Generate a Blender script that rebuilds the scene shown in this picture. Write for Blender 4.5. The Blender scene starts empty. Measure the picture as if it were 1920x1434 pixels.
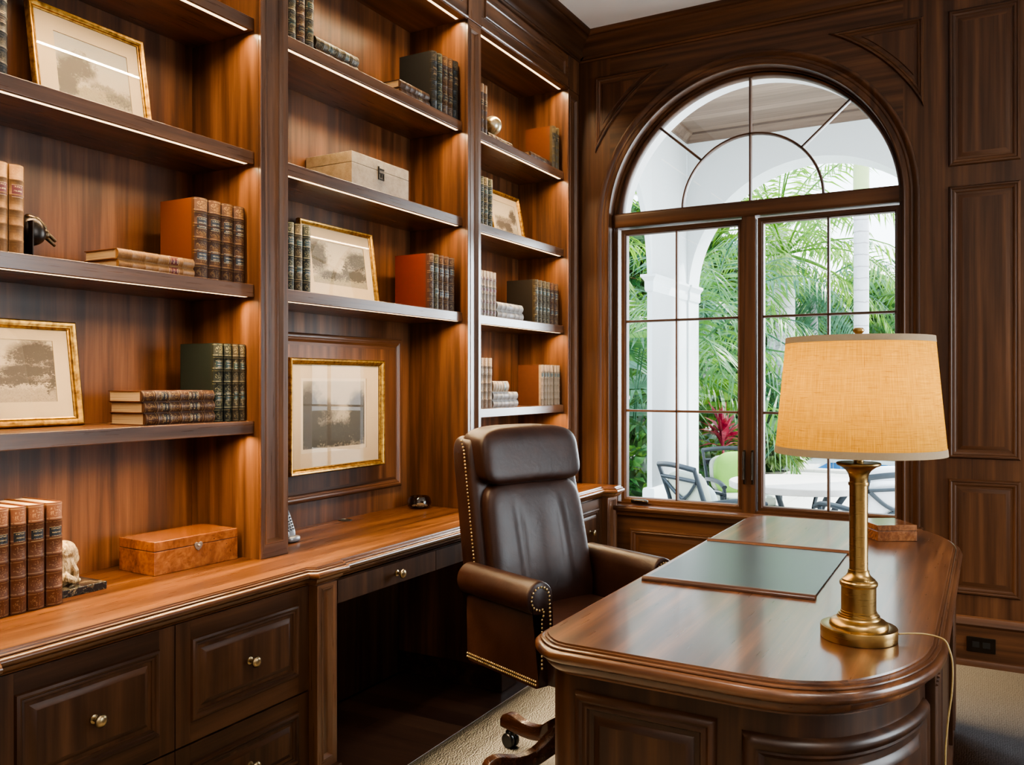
import bpy, bmesh, math, random
from mathutils import Vector, Matrix
SC = bpy.context.scene
COL = SC.collection
random.seed(11)
PI = math.pi
sin, cos = math.sin, math.cos
R = math.radians
OFF = {}


# ------------------------------------------------------------------ mesh helpers
class MB:
    """collects faces; build() links them as ONE mesh object"""
    def __init__(s):
        s.v, s.f, s.m = [], [], []

    def face(s, idx, mat=0):
        s.f.append(tuple(idx)); s.m.append(mat)

    def add(s, vs, fs, mat=0):
        b = len(s.v)
        s.v += [tuple(v) for v in vs]
        for f in fs:
            s.face([b + i for i in f], mat)

    def box(s, x0, x1, y0, y1, z0, z1, mat=None):
        if mat is None:
            d = (abs(x1 - x0), abs(y1 - y0), abs(z1 - z0)); mat = d.index(max(d))
        s.add([(x0, y0, z0), (x1, y0, z0), (x1, y1, z0), (x0, y1, z0), (x0, y0, z1), (x1, y0, z1), (x1, y1, z1), (x0, y1, z1)],
              [(0, 3, 2, 1), (4, 5, 6, 7), (0, 1, 5, 4), (1, 2, 6, 5), (2, 3, 7, 6), (3, 0, 4, 7)], mat)

    def obox(s, c, half, M, mat=0):
        """box about c with half sizes, turned by 3x3 M"""
        vs = [Vector(c) + M @ Vector((sx * half[0], sy * half[1], sz * half[2])) for sz in (-1, 1) for sx, sy in ((-1, -1), (1, -1), (1, 1), (-1, 1))]
        s.add(vs, [(0, 3, 2, 1), (4, 5, 6, 7), (0, 1, 5, 4), (1, 2, 6, 5), (2, 3, 7, 6), (3, 0, 4, 7)], mat)

    def lathe(s, prof, n=32, c=(0, 0, 0), mat=0, M=None, a0=0.0):
        """prof: (r, h) turned about local z"""
        M = M or Matrix.Identity(3)
        c = Vector(c); b = len(s.v); k = len(prof)
        for i in range(n):
            a = a0 + 2 * PI * i / n
            for r, h in prof:
                s.v.append(tuple(c + M @ Vector((r * cos(a), r * sin(a), h))))
        for i in range(n):
            j = (i + 1) % n
            for q in range(k - 1):
                s.face((b + i * k + q, b + j * k + q, b + j * k + q + 1, b + i * k + q + 1), mat)
        if prof[0][0] > 1e-6:
            s.face([b + i * k for i in range(n)][::-1], mat)
        if prof[-1][0] > 1e-6:
            s.face([b + i * k + k - 1 for i in range(n)], mat)

    def tube(s, pts, r, n=8, mat=0, closed=False, flat=None):
        pts = [Vector(p) for p in pts]; k = len(pts)
        rs = r if isinstance(r, (list, tuple)) else [r] * k
        b = len(s.v)
        t0 = (pts[1] - pts[0]).normalized()
        up = Vector((0, 0, 1)) if abs(t0.z) < 0.95 else Vector((1, 0, 0))
        nrm = (up - t0 * up.dot(t0)).normalized()
        for i, p in enumerate(pts):
            if closed:
                t = (pts[(i + 1) % k] - pts[i - 1]).normalized()
            else:
                t = (pts[min(i + 1, k - 1)] - pts[max(i - 1, 0)]).normalized()
            nrm = (nrm - t * nrm.dot(t)).normalized()
            bn = t.cross(nrm)
            for j in range(n):
                a = 2 * PI * (j + .5) / n
                fy = flat if flat else 1.0
                s.v.append(tuple(p + nrm * (cos(a) * rs[i]) + bn * (sin(a) * rs[i] * fy)))
        for i in range(k if closed else k - 1):
            i2 = (i + 1) % k
            for j in range(n):
                j2 = (j + 1) % n
                s.face((b + i * n + j, b + i * n + j2, b + i2 * n + j2, b + i2 * n + j), mat)
        if not closed:
            s.face([b + j for j in range(n)][::-1], mat)
            s.face([b + (k - 1) * n + j for j in range(n)], mat)

    def sweep(s, path, prof, M=None, closed=False, mat=0, matf=None, caps=True):
        """prof (out, w) run along a 2D path with mitred corners; out is to the right of travel"""
        M = M or (lambda u, v, w: (u, v, w))
        k = len(path); b = len(s.v); q = len(prof)
        for i in range(k):
            p = path[i]
            a = path[i - 1] if (i or closed) else None
            c = path[(i + 1) % k] if (i < k - 1 or closed) else None
            ns = []
            for e0, e1 in ((a, p), (p, c)):
                if e0 is None or e1 is None:
                    continue
                dx, dy = e1[0] - e0[0], e1[1] - e0[1]
                l = math.hypot(dx, dy) or 1e-9
                ns.append((dy / l, -dx / l))
            if len(ns) == 1:
                mx, my = ns[0]
            else:
                d = max(0.2, 1 + ns[0][0] * ns[1][0] + ns[0][1] * ns[1][1])
                mx, my = (ns[0][0] + ns[1][0]) / d, (ns[0][1] + ns[1][1]) / d
            for o, w in prof:
                s.v.append(tuple(M(p[0] + mx * o, p[1] + my * o, w)))
        for i in range(k if closed else k - 1):
            j = (i + 1) % k
            mm = matf(path[i], path[j]) if matf else mat
            for h in range(q - 1):
                s.face((b + i * q + h, b + j * q + h, b + j * q + h + 1, b + i * q + h + 1), mm)
        if caps and not closed:
            s.face([b + h for h in range(q)], mat)
            s.face([b + (k - 1) * q + h for h in range(q)][::-1], mat)
        return b

    def prism(s, poly, w0, w1, M=None, mat=0, matside=None):
        M = M or (lambda u, v, w: (u, v, w))
        k = len(poly); b = len(s.v)
        for w in (w0, w1):
            s.v += [tuple(M(u, v, w)) for u, v in poly]
        s.face([b + i for i in range(k)][::-1], mat)
        s.face([b + k + i for i in range(k)], mat)
        for i in range(k):
            j = (i + 1) % k
            s.face((b + i, b + j, b + k + j, b + k + i), mat if matside is None else matside)

    def panel(s, M, u0, u1, v0, v1, loops, ns=1, mh=0, mv=2, mf=2):
        b = len(s.v); n = 2 * (ns + 1)
        for ins, w in loops:
            a, bb, c, d = u0 + ins, u1 - ins, v0 + ins, v1 - ins
            pts = [(a + (bb - a) * i / ns, c) for i in range(ns + 1)] + [(bb - (bb - a) * i / ns, d) for i in range(ns + 1)]
            s.v += [tuple(M(u, v, w)) for u, v in pts]
        for k in range(len(loops) - 1):
            for i in range(n):
                j = (i + 1) % n
                s.face((b + k * n + i, b + k * n + j, b + (k + 1) * n + j, b + (k + 1) * n + i), mv if i in (ns, n - 1) else mh)
        L = b + (len(loops) - 1) * n
        for i in range(ns):
            s.face((L + i, L + i + 1, L + n - 2 - i, L + n - 1 - i), mf)

    def polypanel(s, poly, loops, M, mat=0, mf=2, matf=None):
        """bolection moulding round any polygon (counter-clockwise), loops of (inset, w)"""
        prof = [(-i, w) for i, w in loops]
        b = s.sweep(poly, prof, M, closed=True, mat=mat, matf=matf)
        q = len(prof)
        s.face([b + i * q + q - 1 for i in range(len(poly))], mf)

    def superq(s, c, h, e1=.35, e2=.35, nu=28, nv=18, M=None, mat=0, fn=None):
        """rounded block: superellipsoid with half sizes h"""
        M = M or Matrix.Identity(3); c = Vector(c)
        pw = lambda x, e: math.copysign(abs(x) ** e, x)
        b = len(s.v)
        for i in range(nv + 1):
            ph = -PI / 2 + PI * i / nv
            for j in range(nu):
                th = 2 * PI * j / nu
                p = Vector((h[0] * pw(cos(ph), e1) * pw(cos(th), e2), h[1] * pw(cos(ph), e1) * pw(sin(th), e2), h[2] * pw(sin(ph), e1)))
                if fn:
                    p = fn(p)
                s.v.append(tuple(c + M @ p))
        for i in range(nv):
            for j in range(nu):
                j2 = (j + 1) % nu
                s.face((b + i * nu + j, b + i * nu + j2, b + (i + 1) * nu + j2, b + (i + 1) * nu + j), mat)

    def build(s, name, mats, parent=None, local=False, org=None, smooth=38, bevel=0, seg=2, fix=True, sub=0):
        off = Vector((0, 0, 0))
        if parent is not None and not local:
            off = OFF.get(parent.name, off)
        if org is not None:
            off = Vector(org)
        me = bpy.data.meshes.new(name)
        me.from_pydata([(v[0] - off.x, v[1] - off.y, v[2] - off.z) for v in s.v], [], s.f)
        mats = mats if isinstance(mats, (list, tuple)) else [mats]
        for m in mats:
            me.materials.append(m)
        mi = [min(i, len(mats) - 1) for i in s.m]
        me.polygons.foreach_set('material_index', mi)
        if fix:
            bm = bmesh.new(); bm.from_mesh(me)
            bmesh.ops.remove_doubles(bm, verts=bm.verts, dist=1e-6)
            bmesh.ops.recalc_face_normals(bm, faces=bm.faces)
            bm.to_mesh(me); bm.free()
        if smooth:
            me.polygons.foreach_set('use_smooth', [True] * len(me.polygons))
            if smooth < 180:
                me.set_sharp_from_angle(angle=R(smooth))
        me.update()
        o = bpy.data.objects.new(name, me); COL.objects.link(o)
        if org is not None:
            o.location = org
        if parent is not None:
            o.parent = parent
            OFF[o.name] = OFF.get(parent.name, Vector((0, 0, 0)))
        if bevel:
            b = o.modifiers.new('bevel', 'BEVEL'); b.width = bevel; b.segments = seg; b.limit_method = 'ANGLE'; b.angle_limit = R(40)
            b.harden_normals = True
        if sub:
            q = o.modifiers.new('sub', 'SUBSURF'); q.levels = sub; q.render_levels = sub
        return o


def thing(name, label, cat, loc=(0, 0, 0), rotz=0, group=None, kind=None):
    o = bpy.data.objects.new(name, None); COL.objects.link(o)
    o.empty_display_size = .1
    o.location = loc; o.rotation_euler = (0, 0, rotz)
    OFF[o.name] = Vector(loc)
    tag(o, label, cat, group, kind)
    return o


def tag(o, label=None, cat=None, group=None, kind=None):
    if label: o['label'] = label
    if cat: o['category'] = cat
    if group: o['group'] = group
    if kind: o['kind'] = kind
    return o


def struct(o, label=None, cat=None):
    o['kind'] = 'structure'
    if label: o['label'] = label
    if cat: o['category'] = cat
    return o


def copy_tree(o, parent=None):
    c = o.copy(); COL.objects.link(c)
    if parent is not None: c.parent = parent
    for ch in list(o.children):
        copy_tree(ch, c)
    return c


def spline(pts, n=6, closed=False):
    """Catmull-Rom through points"""
    P = [Vector(p) for p in pts]; k = len(P); out = []
    for i in range(k if closed else k - 1):
        p0 = P[i - 1] if (i or closed) else P[0] * 2 - P[1]
        p1, p2 = P[i], P[(i + 1) % k]
        p3 = P[(i + 2) % k] if (i + 2 < k or closed) else P[-1] * 2 - P[-2]
        for j in range(n):
            t = j / n
            out.append(.5 * ((2 * p1) + (p2 - p0) * t + (2 * p0 - 5 * p1 + 4 * p2 - p3) * t * t + (3 * p1 - p0 - 3 * p2 + p3) * t ** 3))
    if not closed: out.append(P[-1])
    return out


def rotm(ax, deg):
    return Matrix.Rotation(R(deg), 3, ax)


AXM = {'x': Matrix(((0, 0, 1), (1, 0, 0), (0, 1, 0))), '-x': Matrix(((0, 0, -1), (-1, 0, 0), (0, 1, 0))), 'z': Matrix.Identity(3),
       '-y': Matrix(((1, 0, 0), (0, 0, -1), (0, 1, 0))), 'y': Matrix(((-1, 0, 0), (0, 0, 1), (0, 1, 0)))}


# ------------------------------------------------------------------ materials
class NT:
    def __init__(s, name):
        s.mat = bpy.data.materials.new(name); s.mat.use_nodes = True
        s.t = s.mat.node_tree; s.t.nodes.clear()
        s.out = s.n('ShaderNodeOutputMaterial')

    def n(s, typ, **kw):
        o = s.t.nodes.new(typ)
        for k, v in kw.items():
            if k.startswith('_'):
                o.inputs[k[1:].replace('_', ' ')].default_value = v
            else:
                setattr(o, k, v)
        return o

    def l(s, a, b):
        s.t.links.new(a, b)

    def setin(s, node, key, val):
        if hasattr(val, 'is_output') or isinstance(val, bpy.types.NodeSocket):
            s.l(val, node.inputs[key])
        else:
            node.inputs[key].default_value = val

    def math(s, op, a, b=0.0, c=None, clamp=False):
        m = s.n('ShaderNodeMath', operation=op); m.use_clamp = clamp
        s.setin(m, 0, a); s.setin(m, 1, b)
        if c is not None: s.setin(m, 2, c)
        return m.outputs[0]

    def vmath(s, op, a, b):
        m = s.n('ShaderNodeVectorMath', operation=op)
        s.setin(m, 0, a); s.setin(m, 1, b)
        return m.outputs[0]

    def noise(s, vec, scale, detail=3, rough=.5, dist=0.0):
        m = s.n('ShaderNodeTexNoise'); m.inputs['Scale'].default_value = scale; m.inputs['Detail'].default_value = detail
        m.inputs['Roughness'].default_value = rough; m.inputs['Distortion'].default_value = dist
        if vec is not None: s.l(vec, m.inputs['Vector'])
        return m.outputs['Fac']

    def ramp(s, fac, stops, interp='LINEAR'):
        r = s.n('ShaderNodeValToRGB'); r.color_ramp.interpolation = interp
        e = r.color_ramp.elements
        while len(e) < len(stops): e.new(.5)
        for i, (p, c) in enumerate(stops):
            e[i].position = p; e[i].color = (*c, 1) if len(c) == 3 else c
        s.setin(r, 0, fac)
        return r.outputs[0]

    def mix(s, fac, a, b, blend='MIX'):
        m = s.n('ShaderNodeMix', data_type='RGBA', blend_type=blend)
        s.setin(m, 0, fac); s.setin(m, 6, a if not isinstance(a, tuple) else (*a, 1)[:4]); s.setin(m, 7, b if not isinstance(b, tuple) else (*b, 1)[:4])
        return m.outputs[2]

    def sep(s, vec):
        m = s.n('ShaderNodeSeparateXYZ'); s.l(vec, m.inputs[0]); return m.outputs

    def tc(s, which='Object'):
        return s.n('ShaderNodeTexCoord').outputs[which]

    def bump(s, h, strength=.2, dist=.002):
        b = s.n('ShaderNodeBump'); b.inputs['Strength'].default_value = strength; b.inputs['Distance'].default_value = dist
        s.l(h, b.inputs['Height']); return b.outputs[0]

    def pbr(s, col, rough=.5, metal=0.0, normal=None, coat=0.0, coatr=.1, spec=.5, sheen=0.0, emit=None, estr=0.0):
        p = s.n('ShaderNodeBsdfPrincipled')
        s.setin(p, 'Base Color', (*col, 1) if isinstance(col, tuple) and len(col) == 3 else col)
        s.setin(p, 'Roughness', rough); s.setin(p, 'Metallic', metal)
        p.inputs['Specular IOR Level'].default_value = spec
        p.inputs['Coat Weight'].default_value = coat; p.inputs['Coat Roughness'].default_value = coatr
        p.inputs['Sheen Weight'].default_value = sheen
        if emit: p.inputs['Emission Color'].default_value = (*emit, 1); p.inputs['Emission Strength'].default_value = estr
        if normal is not None: s.l(normal, p.inputs['Normal'])
        s.l(p.outputs[0], s.out.inputs[0])
        s.p = p
        return s.mat


def plain(name, col, rough=.5, metal=0.0, var=.12, scale=30, **kw):
    """plain finish with a slight procedural tone variation"""
    k = NT(name)
    f = k.noise(k.tc(), scale, 3)
    c = k.mix(f, tuple(x * (1 - var) for x in col), tuple(min(1, x * (1 + var)) for x in col))
    return k.pbr(c, rough, metal, **kw)


def walnut(name, axis, stops, rough=.36, coat=0.0, along=.05, ring=.5, gain=1.0, coatr=.12, bump=.06, sc=1.0, spec=.5, ctr=1.0, rv=.16):
    k = NT(name)
    oi = k.n('ShaderNodeObjectInfo').outputs['Random']
    cx = k.n('ShaderNodeCombineXYZ')
    for i, f in enumerate((7.3, 11.1, 5.7)):
        k.l(k.math('MULTIPLY', oi, f), cx.inputs[i])
    p = k.vmath('ADD', k.tc(), cx.outputs[0])
    sv = [1.0, 1.0, 1.0]; sv[axis] = along
    p = k.vmath('MULTIPLY', p, tuple(sv))
    na = k.noise(p, 4.2 * sc, 2, .5, .5)
    rg = k.math('MULTIPLY_ADD', k.math('SINE', k.math('MULTIPLY', na, 46)), .5, .5)
    nb = k.noise(p, 36 * sc, 4, .6, .2)
    nc = k.noise(k.vmath('MULTIPLY', p, tuple(1.0 if i != axis else .5 for i in range(3))), 190 * sc, 2, .6)
    nd = k.noise(p, 11 * sc, 1, .5)
    f = k.math('ADD', k.math('MULTIPLY', rg, .24 * ring), k.math('MULTIPLY', nb, .50))
    f = k.math('ADD', f, k.math('MULTIPLY', nc, .12))
    f = k.math('ADD', f, k.math('MULTIPLY', nd, .30))
    f = k.math('MULTIPLY_ADD', f, 1.95 * ctr, -.52 - .55 * (ctr - 1) * 1.95, clamp=True)
    col = k.ramp(f, [(q, tuple(min(1, x * gain) for x in c)) for q, c in stops])
    rr = k.math('MULTIPLY_ADD', nc, rv, rough - rv / 2)
    return k.pbr(col, rr, 0, normal=k.bump(nc, bump, .001), coat=coat, coatr=coatr, spec=spec)


WST = [(0.0, (.036, .0142, .0060)), (.30, (.058, .0228, .0095)), (.58, (.102, .0415, .0170)), (.82, (.150, .063, .0265)), (1.0, (.20, .088, .039))]
TST = [(0.0, (.060, .0185, .0045)), (.30, (.100, .0330, .0085)), (.58, (.165, .0590, .0160)), (.82, (.240, .0920, .0280)), (1.0, (.31, .130, .042))]
DST = [(0.0, (.022, .0078, .0033)), (.35, (.043, .0160, .0066)), (.62, (.076, .0300, .0120)), (.85, (.125, .052, .021)), (1.0, (.175, .078, .033))]
WALN = [walnut('walnut_panelling_' + 'xyz'[i], i, WST, .30, gain=1.1, coat=.25, coatr=.22, spec=.6, ctr=1.1) for i in range(3)]
WWAL = [walnut('walnut_wall_panel_' + 'xyz'[i], i, WST, .42, gain=.78, spec=.3, along=.035) for i in range(3)]
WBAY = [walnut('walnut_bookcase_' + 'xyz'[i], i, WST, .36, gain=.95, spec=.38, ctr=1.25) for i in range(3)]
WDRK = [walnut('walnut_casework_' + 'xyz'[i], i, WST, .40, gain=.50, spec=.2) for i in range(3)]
WTOP = [walnut('walnut_counter_' + 'xyz'[i], i, TST, .30, coat=.2, coatr=.18, gain=.60, bump=.02, ctr=1.35) for i in range(3)]
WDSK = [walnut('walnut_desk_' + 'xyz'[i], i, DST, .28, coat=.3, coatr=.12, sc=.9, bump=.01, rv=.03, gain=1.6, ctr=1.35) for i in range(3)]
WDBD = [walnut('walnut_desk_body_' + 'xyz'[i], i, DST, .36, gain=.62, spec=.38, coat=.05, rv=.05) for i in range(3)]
BRASS = plain('antique_brass_knob', (.36, .27, .15), .32, 1.0, var=.2, scale=60)


def glass_mat(name, tint=(.97, .985, .98), refl=1.0):
    k = NT(name)
    lw = k.n('ShaderNodeLayerWeight'); lw.inputs[0].default_value = .5
    fr = k.math('MULTIPLY_ADD', k.math('POWER', lw.outputs['Facing'], 5.0), .92, .05)
    tr = k.n('ShaderNodeBsdfTransparent'); tr.inputs[0].default_value = (*tint, 1)
    gl = k.n('ShaderNodeBsdfGlossy'); gl.inputs['Roughness'].default_value = .01
    mx = k.n('ShaderNodeMixShader')
    k.l(k.math('MULTIPLY', fr, refl), mx.inputs[0]); k.l(tr.outputs[0], mx.inputs[1]); k.l(gl.outputs[0], mx.inputs[2])
    k.l(mx.outputs[0], k.out.inputs[0])
    return k.mat


GLASS = glass_mat('window_glass')
PGLASS = glass_mat('picture_glass', (.98, .98, .975), 1.0)


def emit_mat(name, col, strength):
    k = NT(name); e = k.n('ShaderNodeEmission'); e.inputs[0].default_value = (*col, 1); e.inputs[1].default_value = strength
    k.l(e.outputs[0], k.out.inputs[0]); return k.mat


LED_STR = 4.2
LEDM = emit_mat('led_diffuser', (1.0, .68, .38), LED_STR)
# ------------------------------------------------------------------ room shell
YW, ZC = 4.62, 3.38
XC, ZA = -1.145, 2.265          # arch centre of the window
RO, RC, RS = .778, .856, .97    # opening, casing outside, spandrel arc
PBOL = [(0, 0), (.002, .006), (.006, .010), (.012, .0105), (.017, .007), (.020, .0085), (.026, .0075), (.031, .003), (.033, .0012), (.042, .0012), (.0425, .0025), (.060, .0085), (.0615, .0085)]


def wallM(u, v, w): return (u, YW - w, v)


def arc(cx, cz, r, a0, a1, n):
    return [(cx + r * cos(R(a0 + (a1 - a0) * i / n)), cz + r * sin(R(a0 + (a1 - a0) * i / n))) for i in range(n + 1)]


# wall with the arched opening
m = MB()
SILLZ = .645
def wall_skin(y):
    b = []
    a = arc(XC, ZA, RO, 180, 0, 48)
    m.add([(-2.50, y, 0), (XC - RO, y, 0), (XC - RO, y, ZC + .1), (-2.50, y, ZC + .1)], [(0, 1, 2, 3)], 2)
    m.add([(XC + RO, y, 0), (2.62, y, 0), (2.62, y, ZC + .1), (XC + RO, y, ZC + .1)], [(0, 1, 2, 3)], 2)
    m.add([(XC - RO, y, 0), (XC + RO, y, 0), (XC + RO, y, SILLZ - .02), (XC - RO, y, SILLZ - .02)], [(0, 1, 2, 3)], 0)
    for (u0, v0), (u1, v1) in zip(a[:-1], a[1:]):
        m.add([(u0, y, v0), (u1, y, v1), (u1, y, ZC + .1), (u0, y, ZC + .1)], [(0, 1, 2, 3)], 0)
wall_skin(YW)
wb = m.build('wall_back', WWAL, smooth=0)
struct(wb, 'walnut panelled wall with the arched window', 'wall')
# outside skin and reveal of the wall
m = MB(); wall_skin(4.92)
path = [(XC - RO, SILLZ - .02)] + arc(XC, ZA, RO, 180, 0, 48) + [(XC + RO, SILLZ - .02)]
for (u0, v0), (u1, v1) in zip(path[:-1], path[1:]):
    m.add([(u0, YW + .075, v0), (u1, YW + .075, v1), (u1, 4.92, v1), (u0, 4.92, v0)], [(0, 1, 2, 3)], 0)
STUC = plain('white_stucco', (.80, .81, .82), .8, var=.03, scale=12)
struct(m.build('wall_exterior', [STUC], smooth=30), 'white stucco outside face of the window wall', 'wall')
m = MB()
for (u0, v0), (u1, v1) in zip(path[:-1], path[1:]):
    m.add([(u0, YW - .004, v0), (u1, YW - .004, v1), (u1, YW + .075, v1), (u0, YW + .075, v0)], [(0, 1, 2, 3)], 2 if abs(v1 - v0) > abs(u1 - u0) else 0)
m.add([(XC - RO, YW - .004, SILLZ - .02), (XC + RO, YW - .004, SILLZ - .02), (XC + RO, 4.92, SILLZ - .02), (XC - RO, 4.92, SILLZ - .02)], [(0, 1, 2, 3)], 0)
struct(m.build('trim_4', WWAL, smooth=30), 'walnut jamb lining of the arched window', 'trim')
# casing round the opening
m = MB()
cas = [(0, 0), (0, .022), (.006, .024), (.010, .022), (.013, .017), (.030, .016), (.033, .019), (.038, .020), (.042, .018), (.046, .0175), (.050, .022), (.056, .026), (.062, .030), (.070, .031), (.076, .028), (.078, .020), (.078, 0)]
cp = [(XC + RO, SILLZ)] + arc(XC, ZA, RO, 0, 180, 56) + [(XC - RO, SILLZ)]
m.sweep(cp, cas, wallM, mat=2, matf=lambda a, b: 2 if abs(a[1] - b[1]) > abs(a[0] - b[0]) else 0)
struct(m.build('trim_1', WWAL, smooth=40), 'moulded walnut casing round the arched window', 'trim')
# sill
m = MB()
m.sweep([(-2.00, YW), (-2.00 , YW - .05), (-.285, YW - .05), (-.285, YW)], [(-.05, .645), (0, .645), (.006, .641), (.009, .633), (.006, .624), (0, .620), (-.006, .612), (-.012, .605), (-.016, .592), (-.05, .592)], mat=0)
m.box(-2.0, -.285, YW - .055, YW + .06, .62, .6449, 0)
struct(m.build('trim_2', WWAL, smooth=40), 'walnut window sill below the arched window', 'windowsill')
# apron panel below the sill, spandrel panels, side panels
m = MB()
mh = dict(mh=0, mv=2, mf=2)
m.panel(wallM, -1.80, -.43, .285, .515, PBOL, mh=0, mv=2, mf=0)
def spandrel(sgn):
    n, zt = 20, 3.137
    loops = [(0, 0), (.002, .008), (.006, .013), (.012, .013), (.017, .008), (.021, .010), (.026, .008), (.030, .002), (.044, .002), (.047, .006), (.05, .006)]
    b = len(m.v); k = n + 2
    for ins, w in loops:
        r = RS + ins; z1 = zt - ins - ZA; x1 = .870 - ins
        a1, a0 = math.asin(z1 / r), math.acos(x1 / r)
        pts = [(XC + sgn * r * cos(a0 + (a1 - a0) * i / n), ZA + r * sin(a0 + (a1 - a0) * i / n)) for i in range(n + 1)] + [(XC + sgn * x1, zt - ins)]
        m.v += [wallM(u, v, w) for u, v in pts]
    for q in range(len(loops) - 1):
        for i in range(k):
            j = (i + 1) % k
            m.face((b + q * k + i, b + q * k + j, b + (q + 1) * k + j, b + (q + 1) * k + i), 2 if i > n else 0)
    L = b + (len(loops) - 1) * k
    for i in range(n): m.face((L + i, L + i + 1, L + n + 1), 2)
spandrel(-1); spandrel(1)
for x0 in (-.168, .262, .692, 1.122, 1.552, 1.982):
    x1 = x0 + .30
    for z0, z1 in ((2.388, 3.137), (.987, 2.292), (.338, .888)):
        m.panel(wallM, x0, x1, z0, z1, PBOL, **mh)
pn = m.build('wall_back_panelling', WWAL, smooth=35)
struct(pn, 'raised walnut panels and spandrels on the window wall', 'panelling')
# baseboard of the window wall
def base_prof(k=1): return [(0, 0), (.038, 0), (.038, .030), (.032, .038), (.022, .040), (.022, .192), (.026, .196), (.030, .204), (.026, .214), (.016, .224), (.012, .234), (0, .238)]
m = MB(); m.sweep([(-1.78, YW), (2.6, YW)], base_prof(), mat=0)
struct(m.build('baseboard_back', WWAL, smooth=40), 'tall walnut baseboard under the window wall panels', 'baseboard')
m = MB(); m.sweep([(2.6, 4.6), (2.6, -1.95)], base_prof(), mat=1)
struct(m.build('baseboard_right', WWAL, smooth=40), 'walnut baseboard of the right wall', 'baseboard')
# crown mouldings
crown = [(0, 3.236), (.010, 3.238), (.014, 3.246), (.010, 3.254), (.016, 3.262), (.022, 3.266), (.026, 3.285), (.036, 3.306), (.052, 3.324), (.072, 3.338), (.090, 3.345), (.094, 3.352), (.106, 3.354), (.116, 3.362), (.120, 3.372), (.120, 3.38)]
m = MB(); m.sweep([(-2.115, YW), (2.6, YW)], crown, mat=0)
struct(m.build('trim_3', WWAL, smooth=40), 'walnut crown moulding above the window wall', 'trim')
m = MB(); m.sweep([(-2.115, -1.9), (-2.115, 4.60)], crown, mat=1)
struct(m.build('trim_5', WDRK, smooth=40), 'walnut crown moulding above the bookcases', 'trim')
# other walls, ceiling, floor
PLAST = plain('warm_white_plaster', (.74, .72, .69), .85, var=.03, scale=6)
m = MB(); m.box(-2.60, -2.475, -2.1, 4.92, 0, 3.5, 2)
struct(m.build('wall_left', WDRK, smooth=0), 'wall behind the bookcases', 'wall')
m = MB()
W2 = (2.35, 4.15, .45, 2.55)
m.box(2.6, 2.72, -2.1, W2[0], 0, 3.5, 0); m.box(2.6, 2.72, W2[1], 4.92, 0, 3.5, 0); m.box(2.6, 2.72, W2[0], W2[1], 0, W2[2], 0); m.box(2.6, 2.72, W2[0], W2[1], W2[3], 3.5, 0)
struct(m.build('wall_right', [PLAST], smooth=0), 'plaster wall on the right of the room', 'wall')
W2R = bpy.data.objects.new('window_2', None); COL.objects.link(W2R); W2R.location = (2.66, 3.25, .45); OFF[W2R.name] = Vector(W2R.location)
struct(W2R, 'tall window in the right wall of the room', 'window')
m = MB(); M2_ = lambda u, v, w: (2.66 - w, u, v)
m.sweep([(W2[0], W2[2]), (W2[1], W2[2]), (W2[1], W2[3]), (W2[0], W2[3])], [(0, -.04), (0, .04), (-.05, .04), (-.055, .03), (-.055, -.04)], M2_, closed=True)
for q in (1, 2, 3): m.box(2.645, 2.675, W2[0] + q * .45 - .012, W2[0] + q * .45 + .012, W2[2], W2[3], 2)
for q in (1, 2): m.box(2.645, 2.675, W2[0], W2[1], W2[2] + q * .7 - .012, W2[2] + q * .7 + .012, 1)
m.build('window_frame', WWAL, W2R, smooth=40)
m = MB(); m.add([(2.66, W2[0] + .02, W2[2] + .02), (2.66, W2[1] - .02, W2[2] + .02), (2.66, W2[1] - .02, W2[3] - .02), (2.66, W2[0] + .02, W2[3] - .02)], [(0, 1, 2, 3)]); m.build('glass_pane', [GLASS], W2R, smooth=0)
m = MB(); m.box(-2.6, 2.72, -2.1, -2.0, 0, 3.5, 0)
struct(m.build('wall_front', [PLAST], smooth=0), 'plaster wall behind the viewpoint', 'wall')
m = MB(); m.box(-2.6, 2.72, -2.1, 4.92, ZC, ZC + .15, 0)
struct(m.build('ceiling', [PLAST], smooth=0), 'warm white plaster ceiling', 'ceiling')
# plank floor
def floor_mat():
    k = NT('dark_plank_floor')
    tc = k.tc(); x, y, z = k.sep(tc)
    w = .105
    row = k.math('FLOOR', k.math('DIVIDE', y, w))
    fr = k.math('FRACT', k.math('DIVIDE', y, w))
    wn = k.n('ShaderNodeTexWhiteNoise', noise_dimensions='1D'); k.l(row, wn.inputs['W'])
    xs = k.math('ADD', x, k.math('MULTIPLY', wn.outputs[0], 1.3))
    seg = k.math('FLOOR', k.math('DIVIDE', xs, 1.1)); fx = k.math('FRACT', k.math('DIVIDE', xs, 1.1))
    wn2 = k.n('ShaderNodeTexWhiteNoise', noise_dimensions='2D'); cb = k.n('ShaderNodeCombineXYZ'); k.l(row, cb.inputs[0]); k.l(seg, cb.inputs[1]); k.l(cb.outputs[0], wn2.inputs['Vector'])
    pv = k.n('ShaderNodeCombineXYZ'); k.l(k.math('MULTIPLY', x, .06), pv.inputs[0]); k.l(y, pv.inputs[1]); k.l(k.math('MULTIPLY', wn2.outputs[0], 9), pv.inputs[2])
    g = k.noise(pv.outputs[0], 40, 4, .6, .3)
    f = k.math('ADD', k.math('MULTIPLY', g, .6), k.math('MULTIPLY', wn2.outputs[0], .45))
    col = k.ramp(f, [(.1, (.018, .008, .005)), (.5, (.060, .027, .015)), (.9, (.115, .055, .030))])
    gap = k.math('MAXIMUM', k.math('LESS_THAN', fr, .02), k.math('LESS_THAN', fx, .003))
    col = k.mix(gap, col, (.008, .004, .003))
    return k.pbr(col, .34, normal=k.bump(k.math('SUBTRACT', g, gap), .08, .001), coat=.1)
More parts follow.
